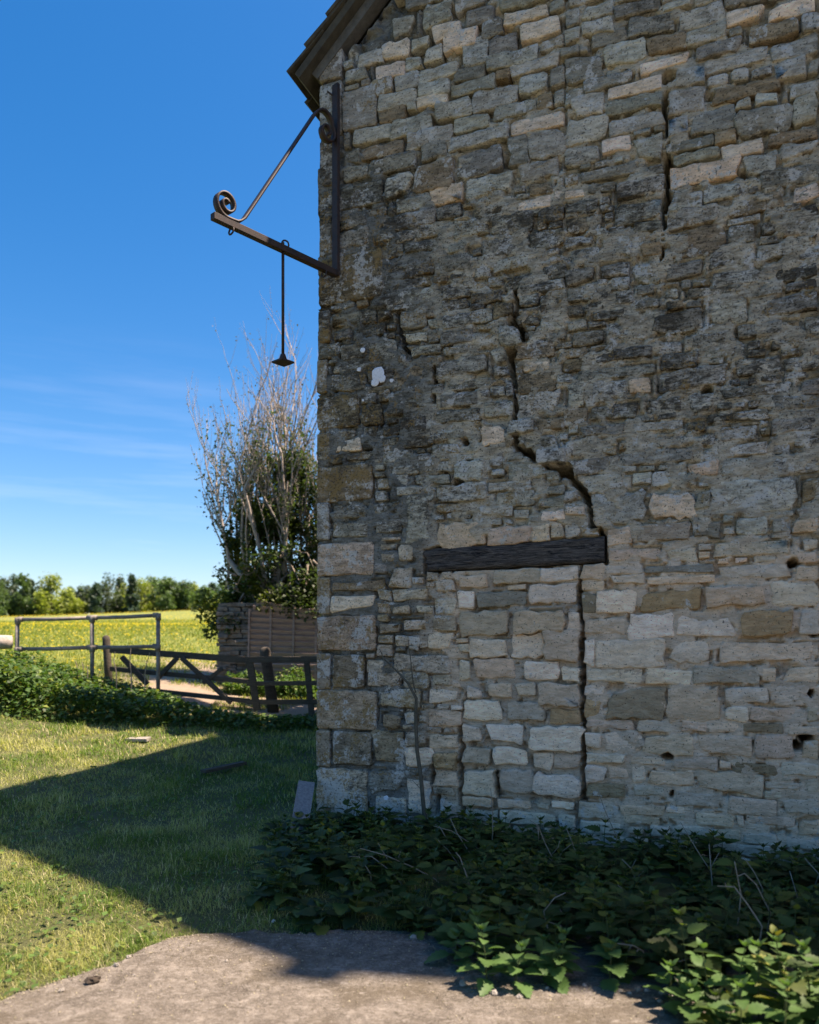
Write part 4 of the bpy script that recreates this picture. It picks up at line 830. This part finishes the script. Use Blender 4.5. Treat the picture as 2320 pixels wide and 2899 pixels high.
# ------------------------------------------------------------------ pebbles, clods, scraps
def lump(name, c, r, mat, squash=0.6, seed=0):
    rr = random.Random(seed); vs_ = []; fs = []; n, m = 7, 4
    for j in range(m + 1):
        ph = math.pi * j / m
        for k in range(n):
            a_ = 2 * math.pi * k / n + 0.3 * j; q_ = r * rr.uniform(0.75, 1.2)
            vs_.append((q_ * math.sin(ph) * math.cos(a_), q_ * 0.8 * math.sin(ph) * math.sin(a_), q_ * squash * math.cos(ph)))
    for j in range(m):
        for k in range(n): fs.append((j * n + k, j * n + (k + 1) % n, (j + 1) * n + (k + 1) % n, (j + 1) * n + k))
    mb = MB(); mb.add(vs_, fs); o = mb.build(name, mat); o.location = (c[0], c[1], c[2] + r * squash * 0.45); o.rotation_euler = (0, 0, rr.uniform(0, 6)); return o
def cpt(px, py): Y = F * (EYE - 0.012) / (py - HZ); return ((px - CX) / F * Y, Y, 0.012)
tag(lump('clod', cpt(265, 2782), 0.038, M['dung'], 0.5, 1), 'dark brown clod lying on the concrete beside the grass edge', 'clod')
PB = [(1400, 2815, 20), (1473, 2825, 16), (1310, 2790, 20), (1808, 2806, 17), (1832, 2808, 15), (1758, 2808, 13), (1880, 2816, 18), (1905, 2826, 14), (1655, 2792, 12), (1870, 2838, 13), (1550, 2800, 10), (642, 2723, 9), (1785, 2815, 11), (365, 2712, 12), (380, 2762, 7), (176, 2806, 12), (330, 2735, 14)]
for k, (px, py, w_) in enumerate(PB):
    c = cpt(px, py); tag(lump('pebble', c, w_ / F * c[1] * 0.75, M['pebble'], 0.6, k + 9), 'small pale stone chip lying loose on the concrete edge', 'stone chip', 'stone chips on the concrete')
for k, (px, py, w_, nm_) in enumerate([(775, 2613, 17, 'white crumpled scrap at the shaded edge of the grass beside nettles'), (1172, 2658, 22, 'greyish white stone half hidden under the nettle edge')]):
    c = ground(px, py); tag(lump('white_scrap' if k == 0 else 'white_stone', c, w_ / F * c[1] * 0.55, M['white'] if k == 0 else M['pebble'], 0.7, k + 70), nm_, 'scrap' if k == 0 else 'stone')
c = ground(391, 2093, 0.03); o = MB().box((c[0], c[1], c[2]), (0.13, 0.09, 0.02), bev=0.01, jit=0.01).build('flat_stone', M['pebble']); tag(o, 'small pale flat stone in the sunlit strip of lawn', 'stone')

# ------------------------------------------------------------------ grass
def blades(n, xy, hgt, wid, cols, rng, zbase=None):
    yaw = rng.uniform(0, 2 * np.pi, n); bend = rng.uniform(0.15, 1.4, n); hh = hgt
    d = np.stack([np.cos(yaw), np.sin(yaw)], 1); sdv = np.stack([-d[:, 1], d[:, 0]], 1)
    z0 = tz(xy[:, 0], xy[:, 1]) if zbase is None else zbase
    out = np.zeros((n, 5, 3))
    for k, (t, w_) in enumerate(((0, 1), (0, -1), (0.55, 0.75), (0.55, -0.75), (1, 0))):
        off = bend * t * t * hh
        out[:, k, :2] = xy + d * off[:, None] + sdv * (w_ * wid / 2)[:, None]; out[:, k, 2] = z0 - 0.01 + hh * t * (1 - 0.35 * bend * t)
    b = (np.arange(n) * 5)[:, None]
    F4 = np.array([[0, 1, 3, 2]]) + b; F3 = np.array([[2, 3, 4]]) + b
    return out.reshape(-1, 3), F4, F3, np.repeat(cols, 5, 0)
rng = np.random.default_rng(5)
def lawn_ok(x, y):
    e = np.interp(x, xe, ye); ok = (y > e + 0.01 + 0.1 * rng.random(len(x)) ** 2) | (x < -2.6)
    k = (x - CORNER[0]) * U[0] + (y - CORNER[1]) * U[1]; v = (x - CORNER[0]) * V[0] + (y - CORNER[1]) * V[1]
    return ok & ~((k > -0.03) & (v > -0.03)) & (x < 0.15)
XY = []; HH = []; WW = []
for (y0, y1, dens, hm, wm) in ((3.2, 4.6, 8500, 0.040, 0.0036), (4.6, 6.5, 5600, 0.045, 0.0042), (6.5, 9.0, 2800, 0.052, 0.0058), (9.0, 12.3, 1300, 0.065, 0.009)):
    xa, xb = -0.56 * y1 - 0.2, 0.2; n = int((xb - xa) * (y1 - y0) * dens); x = rng.uniform(xa, xb, n); y = rng.uniform(y0, y1, n)
    px = CX + F * x / y; keep = lawn_ok(x, y) & (px > -140) & (px < 1250); clump = fbm(x * 3.5, y * 3.5, 3)
    keep &= rng.random(n) < (0.45 + 1.0 * clump); x, y, clump = x[keep], y[keep], clump[keep]
    XY.append(np.stack([x, y], 1)); HH.append(hm * rng.uniform(0.5, 1.5, len(x)) * (0.55 + 2.0 * clump ** 2)); WW.append(wm * rng.uniform(0.7, 1.3, len(x)))
XY = np.concatenate(XY); HH = np.concatenate(HH); WW = np.concatenate(WW); n = len(XY)
edge_d = np.abs(XY[:, 1] - np.interp(XY[:, 0], xe, ye)); HH *= np.where((edge_d < 0.35) & (rng.random(n) < 0.1), 1.9, 1.0)
pt_ = fbm(XY[:, 0] * 2.3 + 7, XY[:, 1] * 2.3, 4); st_ = sstep(0.38, 0.62, pt_ + 0.25 * (rng.random(n) - 0.5))[:, None]
green = np.array([[0.135, 0.215, 0.038]]) * rng.uniform(0.7, 1.3, (n, 1)); straw = np.array([[0.56, 0.5, 0.21]]) * rng.uniform(0.7, 1.25, (n, 1))
cols = green * (1 - 0.62 * st_) + straw * 0.62 * st_; dry = rng.random(n) < 0.12; cols[dry] = np.array([0.62, 0.54, 0.32])
Vv, F4, F3, cc_ = blades(n, XY, HH, WW, cols, rng); print('blades', n)
tag(link('lawn_grass', npmesh('lawn_grass', Vv, [F4, F3], False, {'tone': cc_}), M['grass']), 'short rough lawn grass between the concrete and the field gate', 'grass', kind='stuff')
# broad-leaved weeds and clover among the grass
n = 2600; y = rng.uniform(3.6, 11.5, n); x = (rng.uniform(-60, 880, n) - CX) / F * y; k = fbm(x * 1.1 + 3, y * 1.1 + 9, 3); ok = lawn_ok(x, y) & (k > 0.47); x, y = x[ok], y[ok]; n = len(x)
W, Fx, cc_ = scatter(SIMPLE_V, SIMPLE_F, frames(rng.uniform(0, 6.3, n), rng.uniform(-.1, .7, n), rng.uniform(-.4, .4, n)), np.stack([x, y, tz(x, y) + 0.02 + 0.02 * rng.random(n)], 1), rng.uniform(0.02, 0.055, n), leafcol(n, rng, (0.09, 0.16, 0.035), 0.4, 0.2))
tag(link('lawn_weeds', npmesh('lawn_weeds', W, Fx, False, {'tone': cc_}), M['leaf']), 'small broad-leaved weeds scattered through the lawn', 'weeds', kind='stuff')
# loose grit and crumbs along the edge of the concrete
n = 2600; x = rng.uniform(-2.2, 2.6, n); e_ = np.minimum(np.interp(x, xe, ye), np.interp(x, bfx, bfy, left=9)); y = e_ - 0.02 - 1.0 * rng.random(n) ** 3.0
gv = np.array([(1, 0, -.3), (-.5, .8, -.3), (-.5, -.8, -.3), (0, 0.1, .7)]); gf = np.array([(0, 1, 3), (1, 2, 3), (2, 0, 3)])
W, Fx, cc_ = scatter(gv, gf, frames(rng.uniform(0, 6, n), rng.uniform(-.4, .4, n), rng.uniform(-.4, .4, n)), np.stack([x, y, np.full(n, 0.016)], 1), rng.uniform(0.002, 0.007, n), np.tile([[0.3, 0.26, 0.2]], (n, 1)) * rng.uniform(0.3, 1.6, (n, 1)))
tag(link('grit', npmesh('grit', W, Fx, False, {'tone': cc_}), M['grass']), 'loose grit and crumbs along the concrete edge', 'grit', kind='stuff')
# meadow behind the gate: coarser tufts and dandelions
n = 60000; Y = 12.5 + 55 * rng.random(n) ** 1.9; px = rng.uniform(-80, 930, n); x = (px - CX) / F * Y
ok = ~((Y < 17) & (fbm(x * 0.8, Y * 0.8, 3) > 0.5) & (px > 420)); x, Y = x[ok], Y[ok]; n = len(x)
cols = np.array([[0.12, 0.175, 0.04]]) * rng.uniform(0.7, 1.3, (n, 1)) + rng.random((n, 1)) * np.array([[0.12, 0.08, 0.0]])
Vv, F4, F3, cc_ = blades(n, np.stack([x, Y], 1), 0.09 * rng.uniform(0.5, 1.5, n) * (Y / 14) ** 0.35, 0.010 * (Y / 12), cols, rng)
mg = link('meadow_grass', npmesh('meadow_grass', Vv, [F4, F3], False, {'tone': cc_}), M['grass']); tag(mg, 'green meadow grass in the field beyond the gate', 'grass', kind='stuff')
n = 11000; Y = 15 + 110 * rng.random(n) ** 1.3; px = rng.uniform(-80, 930, n); x = (px - CX) / F * Y; k = fbm(x * 0.15, Y * 0.08, 3); ok = rng.random(n) < k * 1.3; x, Y = x[ok], Y[ok]; n = len(x)
tv = np.array([(-1, 0, -.2), (0, -1, 0), (1, 0, .2), (0, 1, 0.5)], float) * 0.5; tf = np.array([(0, 1, 2, 3)])
W, Fx, cc_ = scatter(tv, tf, frames(rng.uniform(0, 6, n), rng.uniform(-.4, .4, n), rng.uniform(-.4, .4, n)), np.stack([x, Y, tz(x, Y) + 0.12], 1), 0.05 * rng.uniform(0.6, 1.4, n) * (Y / 20) ** 0.4, np.tile([[0.62, 0.46, 0.05]], (n, 1)))
tag(link('dandelions', npmesh('dandelions', W, Fx, False, {'tone': cc_}), M['grass']), 'yellow dandelion heads scattered over the field', 'dandelions', kind='stuff')

# ------------------------------------------------------------------ nettle bank by the railing
def bank_h(x, y):
    d = np.interp(x, [-8, -6.5, -5.6, -4.8, -3.8, -2.9, -2.2, -1.0, 0.6], [0.80, 0.78, 0.62, 0.46, 0.34, 0.2, 0.17, 0.15, 0.15])
    f0 = np.interp(x, [-8, -6.6, -5.6, -4.6, -3.6, -1.0, 1.0], [10.9, 10.9, 10.7, 10.6, 10.7, 10.9, 11.3])
    return d * sstep(0, 0.5, y - f0) * (1 - sstep(0.0, 0.7, y - np.interp(x, [-8, -4.2, -3.2, 1], [12.6, 12.4, 11.6, 11.5]))) * (0.65 + 0.7 * fbm(x * 1.6, y * 1.6, 3))
n = 60000; x = rng.uniform(-8.2, 1.0, n); y = rng.uniform(10.5, 13.2, n); hh = bank_h(x, y); keep = (hh > 0.06) & (rng.random(n) < 0.25 + hh); x, y, hh = x[keep], y[keep], hh[keep]; n = len(x)
t = rng.random(n) ** 0.5; zz = tz(x, y) + hh * t
W, Fx, cc_ = scatter(SIMPLE_V, SIMPLE_F, frames(rng.uniform(0, 6.3, n), rng.uniform(-.8, .5, n), rng.uniform(-.6, .6, n)), np.stack([x, y, zz], 1), rng.uniform(0.05, 0.1, n), leafcol(n, rng, (0.06, 0.125, 0.028), 0.4, 0.25))
tag(link('nettle_bank', npmesh('nettle_bank', W, Fx, False, {'tone': cc_}), M['leaf']), 'leafy green nettle bank below the pipe railing', 'nettles', kind='stuff')
# weeds in the gateway, behind the gate
n = 5000; x = rng.uniform(-3.2, -1.2, n); y = rng.uniform(14.0, 14.8, n); zz = tz(x, y) + 0.35 * rng.random(n) * fbm(x * 2, y * 2, 2) * 1.6
W, Fx, cc_ = scatter(SIMPLE_V, SIMPLE_F, frames(rng.uniform(0, 6.3, n), rng.uniform(-.8, .5, n), rng.uniform(-.6, .6, n)), np.stack([x, y, zz], 1), rng.uniform(0.05, 0.09, n), leafcol(n, rng, (0.06, 0.13, 0.028), 0.4, 0.2))
tag(link('gateway_weeds', npmesh('gateway_weeds', W, Fx, False, {'tone': cc_}), M['leaf']), 'low green weeds below the wooden fence panel behind the gate', 'weeds', kind='stuff')
for k, pl in enumerate([[(372, 1915), (368, 1870), (371, 1835)], [(330, 1905), (322, 1870), (326, 1845)], [(410, 1910), (415, 1880), (424, 1848)], [(246, 1940), (249, 1905), (246, 1885)], [(375, 1975), (374, 1940), (372, 1900)], [(275, 1925), (285, 1895)], [(220, 1895), (214, 1872)], [(236, 1890), (232, 1875)]]):
    w = [P(a_, b_, 12.0 + 0.05 * k) for a_, b_ in pl]; b0 = w[0].copy(); b0[2] = float(tz(b0[0], b0[1])); mb = MB(); pp = [np.zeros(3)] + [t_ - b0 for t_ in w]
    mb.tube(pp, list(np.linspace(0.012, 0.006, len(pp))), 4); o = mb.build('dry_stalk', M['dead']); o.location = b0; tag(o, 'straight dry straw coloured stalk standing in the bank below the railing', 'dead stalk', 'dry stalks by the railing')

# ------------------------------------------------------------------ pipe railing
RY = 12.55; r0 = np.array(P(50, 1754, RY)); r1 = np.array(P(448, 1742, RY)); rm = P(261, 1749, RY)
rail = empty('pipe_railing', (rm[0], rm[1], float(tz(rm[0], RY)))); tag(rail, 'grey metal pipe railing with two rails and three posts above the nettle bank', 'railing'); rb = np.array(rail.location)
def rp(px, py, Y=RY): return P(px, py, Y) - rb
pr = 0.030
for (pt_a, nm_) in (((50, 1754), 'post'), ((261, 1749), 'post'), ((448, 1742), 'post')):
    a = rp(*pt_a); g = float(tz(a[0] + rb[0], RY)) - rb[2] - 0.1; off = 0.02 if pt_a[0] == 50 else 0
    MB().tube([(a[0] - off, a[1], g), (a[0] - off * 0.5, a[1], (g + a[2]) / 2), tuple(a)], pr * 1.05, 10).build('post', M['pipe'], rail, True)
for (a_, b_) in (((50, 1754), (261, 1749)), ((261, 1749), (448, 1742)), ((48, 1838), (258, 1833)), ((258, 1833), (446, 1830))):
    MB().tube([rp(*a_), rp((a_[0] + b_[0]) / 2, (a_[1] + b_[1]) / 2 + 1.5), rp(*b_)], pr, 10).build('rail', M['pipe'], rail, True)
for (c, d) in (((448, 1742), 0), ((50, 1754), 0), ((261, 1749), 1), ((261, 1833), 1), ((447, 1830), 1), ((49, 1838), 1)):
    a = rp(*c); mb = MB(); mb.tube([a + np.array([0, 0, -0.075]), a + np.array([0, 0, 0.03])], pr * 1.45, 10); s_ = 0.075
    x0, x1 = (-s_, s_) if d and c[0] == 261 else ((-s_, 0.0) if c[0] > 300 else (0.0, s_)); mb.tube([a + np.array([x0, 0, 0]), a + np.array([x1, 0, 0])], pr * 1.4, 10); mb.build('fitting', M['pipe'], rail, True)

# ------------------------------------------------------------------ gates and posts
def gate(name, label, y0, parts, loc_px, grp=None):
    c = P(*loc_px, y0); e = empty(name, (c[0], c[1], float(tz(c[0], y0)))); tag(e, label, 'gate', grp); b = np.array(e.location)
    for (nm_, p0, Y0, p1, Y1, w_, t_) in parts:
        MB().beam(P(*p0, Y0) - b, P(*p1, Y1) - b, t_, w_, bev=0.006, jit=0.004).build(nm_, M['grey_wood'], e)
    return e
gate('field_gate', 'grey five bar wooden gate with crossing diagonal braces swung open below the railing', 13.0, [
    ('rail', (313, 1840), 13.6, (692, 1868), 12.7, 0.10, 0.05), ('rail', (313, 1893), 13.6, (705, 1930), 12.7, 0.075, 0.045), ('rail', (420, 1955), 13.3, (705, 1985), 12.7, 0.075, 0.045),
    ('brace', (503, 1862), 13.1, (448, 1918), 13.2, 0.075, 0.04), ('brace', (514, 1863), 13.02, (655, 1990), 12.75, 0.075, 0.04), ('brace', (630, 1892), 12.85, (575, 1935), 12.95, 0.06, 0.04)], (500, 1950))
gate('yard_gate', 'grey wooden gate with broad top rail and upright stiles beside the barn corner', 12.3, [
    ('rail', (668, 1868), 12.5, (915, 1867), 12.2, 0.09, 0.055), ('rail', (700, 1936), 12.5, (915, 1934), 12.2, 0.07, 0.045), ('rail', (700, 1988), 12.5, (915, 1987), 12.2, 0.075, 0.045),
    ('stile', (706, 1862), 12.45, (728, 2012), 12.45, 0.11, 0.05), ('stile', (868, 1872), 12.25, (884, 2030), 12.25, 0.09, 0.05)], (800, 2010))
def post(label, top, bot, Y, w_, grp=None, round_=True):
    a = P(*top, Y); b = P(*bot, Y); b[2] = float(tz(b[0], Y)) - 0.1; mb = MB(); L = (a - b)
    pts_ = [np.zeros(3), L * 0.5, L * 0.93, L * 0.98, L]; mb.tube(pts_, [w_ * 0.55, w_ * 0.5, w_ * 0.5, w_ * 0.42, w_ * 0.2], 9); o = mb.build('gate_post', M['grey_wood'], None, True); o.location = b; return tag(o, label, 'post', grp)
post('stout round-topped wooden gate post standing in front of the fence panel', (749, 1832), (777, 1999), 12.8, 0.17)
post('slim leaning wooden post with rounded top behind the railing', (300, 1799), (310, 1892), 13.9, 0.13)
a = P(345, 1860, 13.0); b = P(378, 1895, 13.0); o = MB().beam(a, b + (b - a) * 1.2, 0.07, 0.08, bev=0.01).build('leaning_stake', M['grey_wood']); tag(o, 'short broken wooden stake leaning behind the railing', 'stake')
o = MB().tube([P(-60, 1818, 12.0), P(-10, 1818, 12.0), P(33, 1818, 12.05)], [0.11, 0.11, 0.1], 10).build('log', M['bark'], None, True); tag(o, 'pale cut log lying on the bank beside the railing end', 'log')

# ------------------------------------------------------------------ ruined dry stone wall and fence panels
rw = empty('stone_wall', P(660, 1900, 15.2)); tag(rw, 'broken end of a dry stone field wall beside the fence panel', 'stone wall'); b = np.array(rw.location); rr = random.Random(4)
zc = float(tz(b[0], 15.2)) - b[2] - 0.1; top = P(660, 1718, 15.2)[2] - b[2]; lib = []
for k in range(6):
    m_ = MB().box((0, 0, 0), (0.5, 0.5, 0.5), bev=0.12, jit=0.05).mesh('stone'); m_.materials.append(M['old_wall']); lib.append(m_)
while zc < top:
    h = rr.uniform(0.05, 0.1); x0 = P(618, 1800, 15.2)[0] - b[0] + rr.uniform(-0.04, 0.05); x = x0
    while x < x0 + 0.72:
        w_ = rr.uniform(0.12, 0.3)
        for yy in (0, 0.3):
            o = bpy.data.objects.new('stone', rr.choice(lib)); COL.objects.link(o); o.parent = rw; o.location = (x + w_ / 2, yy + rr.uniform(-.03, .03), zc + h / 2); o.scale = (w_ * 0.99, 0.32, h * 1.02); o.rotation_euler = (rr.uniform(-.05, .05), rr.uniform(-.06, .06), rr.uniform(-.12, .12))
        x += w_
    zc += h * 0.97
FYp = 15.0; fp = empty('fence_panel', (P(800, 1900, FYp)[0], FYp, float(tz(P(800, 1900, FYp)[0], FYp)))); b = np.array(fp.location)
tag(fp, 'brown waney lap wooden fence panel with rounded top corner below the ivy tree', 'fence panel')
xl0 = P(708, 1800, FYp)[0] - b[0]; xr = P(985, 1800, FYp)[0] - b[0]; ht = P(740, 1700, FYp)[2] - b[2]; nS = 15
for k in range(nS):
    z0 = 0.03 + (ht - 0.03) * k / nS; hs = (ht / nS) * 1.16; t = k / nS; xl = xl0 + 0.02 * t + 0.19 * max(0, (t - 0.72) / 0.28) ** 2.2
    zr = -0.12 * t
    if k == nS - 1: xr_ = xl + 0.5
    else: xr_ = xr
    mb = MB(); mb.beam((xl, -0.010 - 0.004 * (k % 2), z0 + hs / 2), (xr_, -0.01 - 0.004 * (k % 2), z0 + hs / 2 + zr), 0.016, hs, up=(0, -0.5, 1), jit=0.007); mb.build('slat', M['panel_wood'], fp)
for px in (703, 764, 829, 893):
    x = P(px, 1800, FYp)[0] - b[0]; MB().beam((x, -0.035, -0.1), (x + 0.03, -0.035, ht - 0.06 - (0.1 if px == 703 else 0.02)), 0.035, 0.03, up=(0, 1, 0)).build('batten', M['panel_wood'], fp)

# ------------------------------------------------------------------ trees
def grow(mb, tips, p, d, L, r, depth, rr, up, spread, segs=4):
    pts_ = [p.copy()]; q_ = p.copy(); dd = d.copy()
    for k in range(segs):
        dd = (dd + Vector((rr.uniform(-1, 1), rr.uniform(-1, 1), rr.uniform(-.6, 1))) * 0.16 + Vector((0, 0, up))).normalized(); q_ = q_ + dd * (L / segs); pts_.append(q_.copy())
    mb.tube(pts_, list(np.linspace(r, r * 0.5, len(pts_))), 5 if depth else 4, False); tips.append((depth, pts_))
    if depth == 0: return
    for k in range(rr.choice((2, 3, 3, 4))):
        i_ = rr.randint(1, segs); a_ = rr.uniform(0, 6.28); sd = Vector((math.cos(a_), math.sin(a_), rr.uniform(0.1, 0.7))).normalized()
        nd = (dd * (1 - spread) + sd * spread).normalized(); grow(mb, tips, pts_[i_], nd, L * rr.uniform(0.5, 0.78), r * 0.5, depth - 1, rr, up, spread, segs)
TY = 16.2; tb = np.array(P(800, 1890, TY)); tb[2] = float(tz(tb[0], TY)); tree = empty('ivy_tree', tb)
tag(tree, 'tall bare twiggy tree with ivy clad lower trunk behind the fence panel', 'tree')
rr = random.Random(12); mb = MB(); tips = []
mb.tube([(0, 0, -0.2), (0.03, 0, 0.6), (0.0, 0.05, 1.5)], [0.26, 0.2, 0.14], 9)
for k in range(42):
    a_ = rr.uniform(0, 6.28); q_ = rr.random() ** 0.6 * 1.05; st = Vector((math.cos(a_) * q_ * 1.25, math.sin(a_) * q_ * 0.9, rr.uniform(1.5, 2.4)))
    mb.tube([(st.x * 0.1, st.y * 0.1, 1.0), (st.x * 0.65, st.y * 0.65, st.z * 0.8), tuple(st)], [0.075, 0.055, 0.045], 6)
    d = Vector((st.x * 0.05, st.y * 0.05, 1)).normalized(); tall = 1.0 - 0.32 * (q_ / 1.05) ** 2
    grow(mb, tips, st, d, rr.uniform(1.9, 2.5) * tall, rr.uniform(0.028, 0.045), 3, rr, 0.12, 0.40, 5)
tr = mb.build('trunk', M['bark'], tree, True)
tw = MB()
for k in range(30):                                       # pale dead ivy stems hanging over the panel
    x = rr.uniform(-0.75, 0.75); p_ = Vector((x, -0.75 + rr.uniform(-.25, .1), rr.uniform(1.6, 2.5))); pts_ = [p_]
    for j in range(5): pts_.append(pts_[-1] + Vector((rr.uniform(-.16, .2), rr.uniform(-.08, .04), rr.uniform(-.26, 0.06))))
    tw.tube(pts_, list(np.linspace(0.022, 0.007, 6)), 5)
tw.build('dead_ivy_stem', M['dead'], tree, True)
rng = np.random.default_rng(9); LP = []; LS = []; LC = []
def addl(p, s_, c): LP.append(p); LS.append(s_); LC.append(c)
clumps = []
for k in range(105):                                       # ivy mass: many uneven clumps, thinning upwards
    hz = 1.35 + 3.0 * rng.random() ** 2.0; spread = np.interp(hz, [1.3, 2.4, 3.2, 5.2], [1.2, 1.0, 0.65, 0.45]); a_ = rng.uniform(0, 6.28); q_ = rng.random() ** 0.6 * spread
    clumps.append((q_ * math.cos(a_) * 1.15 + 0.05, q_ * math.sin(a_) * 0.8 - 0.25, hz, rng.uniform(0.13, 0.36)))
for k in range(12): clumps.append((rng.uniform(-1.35, -0.65), rng.uniform(-1.0, -0.2), rng.uniform(0.85, 1.75), rng.uniform(0.16, 0.3)))
for cx_, cy_, cz_, cr_ in clumps:
    base_c = np.array([0.05, 0.085, 0.022]) * rng.uniform(0.6, 1.3) + (np.array([0.05, 0.045, 0]) if rng.random() < 0.3 else 0)
    for j in range(int(170 * (cr_ / 0.25) ** 2)):
        v_ = rng.normal(0, 1, 3); v_ /= np.linalg.norm(v_); v_ *= cr_ * rng.uniform(0.55, 1.15); addl((cx_ + v_[0], cy_ + v_[1], cz_ + v_[2] * 0.8), rng.uniform(0.06, 0.11), base_c * rng.uniform(0.75, 1.3))
for dep, pts_ in tips:                                    # leaves creeping up the stems, buds at the twig ends
    for j in range(len(pts_) - 1):
        zt = pts_[j].z; dens = np.interp(zt, [1.5, 2.6, 3.6, 5.5], [10, 4, 1.6, 0.6]) * (1 if dep else 0.55)
        for m_ in range(rng.poisson(dens)):
            f_ = rng.random(); c = pts_[j].lerp(pts_[j + 1], f_); w_ = rng.normal(0, 0.06, 3); s_ = rng.uniform(0.045, 0.09) * (1 if zt < 5 else 0.6)
            addl((c.x + w_[0], c.y + w_[1], c.z + w_[2]), s_, np.array([0.055, 0.085, 0.025]) * rng.uniform(0.6, 1.4) if zt < 5 else np.array([0.10, 0.085, 0.04]) * rng.uniform(0.6, 1.3))
LP = np.array(LP); LS = np.array(LS); LC = np.array(LC); n = len(LP)
W, Fx, cc_ = scatter(SIMPLE_V, SIMPLE_F, frames(rng.uniform(0, 6.3, n), rng.uniform(-1.0, .6, n), rng.uniform(-.8, .8, n)), LP, LS, LC); print('ivy leaves', n)
link('ivy_leaves', npmesh('ivy_leaves', W, Fx, False, {'tone': cc_}), M['leaf'], tree)

def leafy_tree(name, label, cat, base, h, wd, col, n, lsz, seed, grp=None, conifer=False, trunk=0.1, low=0.12):
    rg = np.random.default_rng(seed); e = empty(name, base); tag(e, label, cat, grp); rr2 = random.Random(seed)
    mb = MB(); mb.tube([(0, 0, -0.3), (0.02 * h * rr2.uniform(-1, 1), 0, h * 0.5), (0, 0, h * 0.93)], [trunk, trunk * 0.7, trunk * 0.15], 6)
    for k in range(7):
        z0 = h * rr2.uniform(0.25, 0.8); a_ = rr2.uniform(0, 6.28); q_ = wd * 0.38 * (1.1 - z0 / h); mb.tube([(0, 0, z0), (math.cos(a_) * q_, math.sin(a_) * q_, z0 + h * 0.08)], [trunk * 0.35, trunk * 0.1], 4)
    mb.build('trunk', M['sapling'], e, True)
    nc = 26; cl = []
    for k in range(nc):
        t = low + (1 - low) * rg.random() ** (1.15 if conifer else 0.9); prof = (1.02 - t) ** 0.8 if conifer else math.sin(math.pi * min(1, t * 0.86 + 0.12)) ** 0.7
        a_ = rg.uniform(0, 6.28); q_ = wd * 0.40 * prof * rg.random() ** 0.45; cl.append((q_ * math.cos(a_), q_ * math.sin(a_), h * t * 0.97, wd * 0.17 * rg.uniform(0.6, 1.25), rg.uniform(0.72, 1.3)))
    pk = rg.integers(0, nc, n); cl = np.array(cl); v_ = rg.normal(0, 1, (n, 3)); v_ /= np.linalg.norm(v_, axis=1)[:, None]; v_ *= (rg.random(n) ** 0.4)[:, None] * cl[pk, 3][:, None] * np.array([[1, 1, 1.15]])
    pp = cl[pk, :3] + v_; c = np.array([col]) * cl[pk, 4][:, None] * rg.uniform(0.75, 1.25, (n, 1))
    W, Fx, cc2 = scatter(SIMPLE_V, SIMPLE_F, frames(rg.uniform(0, 6.3, n), rg.uniform(-1.0, .8, n), rg.uniform(-.9, .9, n)), pp, lsz * rg.uniform(0.6, 1.4, n), c)
    link('crown', npmesh('crown', W, Fx, False, {'tone': cc2}), M['leaf'], e); return e
KIND = {'m': ((0.06, 0.10, 0.035), 'mid green leafy tree in the row along the field edge', 'broad green trees along the field edge', False), 'c': ((0.035, 0.062, 0.04), 'dark bluish green conifer rising above the row along the field edge', 'dark conifers along the field edge', True),
        'y': ((0.15, 0.18, 0.035), 'bright yellow green spring tree in the row along the field edge', 'yellow green trees along the field edge', False), 'd': ((0.04, 0.06, 0.03), 'dark dense round tree in the row along the field edge', 'dark round trees along the field edge', False)}
TL = [(-40, 1640, 90, 'm'), (12, 1648, 70, 'd'), (38, 1630, 50, 'c'), (64, 1636, 44, 'm'), (88, 1626, 46, 'c'), (118, 1662, 60, 'd'), (145, 1640, 70, 'y'), (128, 1690, 60, 'y'), (200, 1668, 44, 'm'), (212, 1700, 44, 'y'), (245, 1672, 66, 'd'), (272, 1650, 40, 'c'), (303, 1636, 60, 'd'), (340, 1640, 58, 'c'), (373, 1632, 40, 'c'), (398, 1652, 76, 'y'), (433, 1640, 54, 'm'), (470, 1642, 60, 'm'), (500, 1655, 56, 'd'), (432, 1695, 60, 'y'), (524, 1650, 50, 'm'), (552, 1658, 56, 'y'), (580, 1664, 44, 'm'), (602, 1652, 36, 'c'), (640, 1650, 60, 'm'), (590, 1700, 70, 'y'), (700, 1645, 70, 'd'), (770, 1640, 80, 'm'), (850, 1650, 80, 'd'), (335, 1700, 70, 'd'), (480, 1705, 60, 'd'), (170, 1712, 40, 'm'), (60, 1705, 60, 'd'), (5, 1700, 60, 'm')]
for k, (px, py, w_, kd) in enumerate(TL):
    Y = 136 + (k * 37 % 11) * 1.2; x = (px - CX) / F * Y; g = float(tz(x, Y)); h = P(px, py, Y)[2] - g; c, lb, gr, con = KIND[kd]
    lb = ('tall ' if h > 7.2 else ('low ' if h < 5 else '')) + lb
    leafy_tree('conifer' if con else 'field_tree', lb, 'tree', (x, Y, g), h, w_ / F * Y * (1.25 if con else 1.75), tuple(1.5 * v for v in c), 2600, 0.42, 100 + k, gr, con, 0.16, 0.0)
# unseen bushy trees, assumed by the long wall to cast shade over the bank
for k, (x, y, h) in enumerate(((0.2, 12.9, 11.0), (-0.05, 11.0, 9.6))):
    leafy_tree('unseen_tree', 'unseen bushy tree assumed beside the long side wall of the barn to shade the bank', 'tree', (x, y, float(tz(x, y))), h, 2.3 - 0.3 * k, (0.05, 0.09, 0.03), 9000, 0.14, 77 + k, 'unseen trees assumed beside the long barn wall', False, 0.12, 0.1)
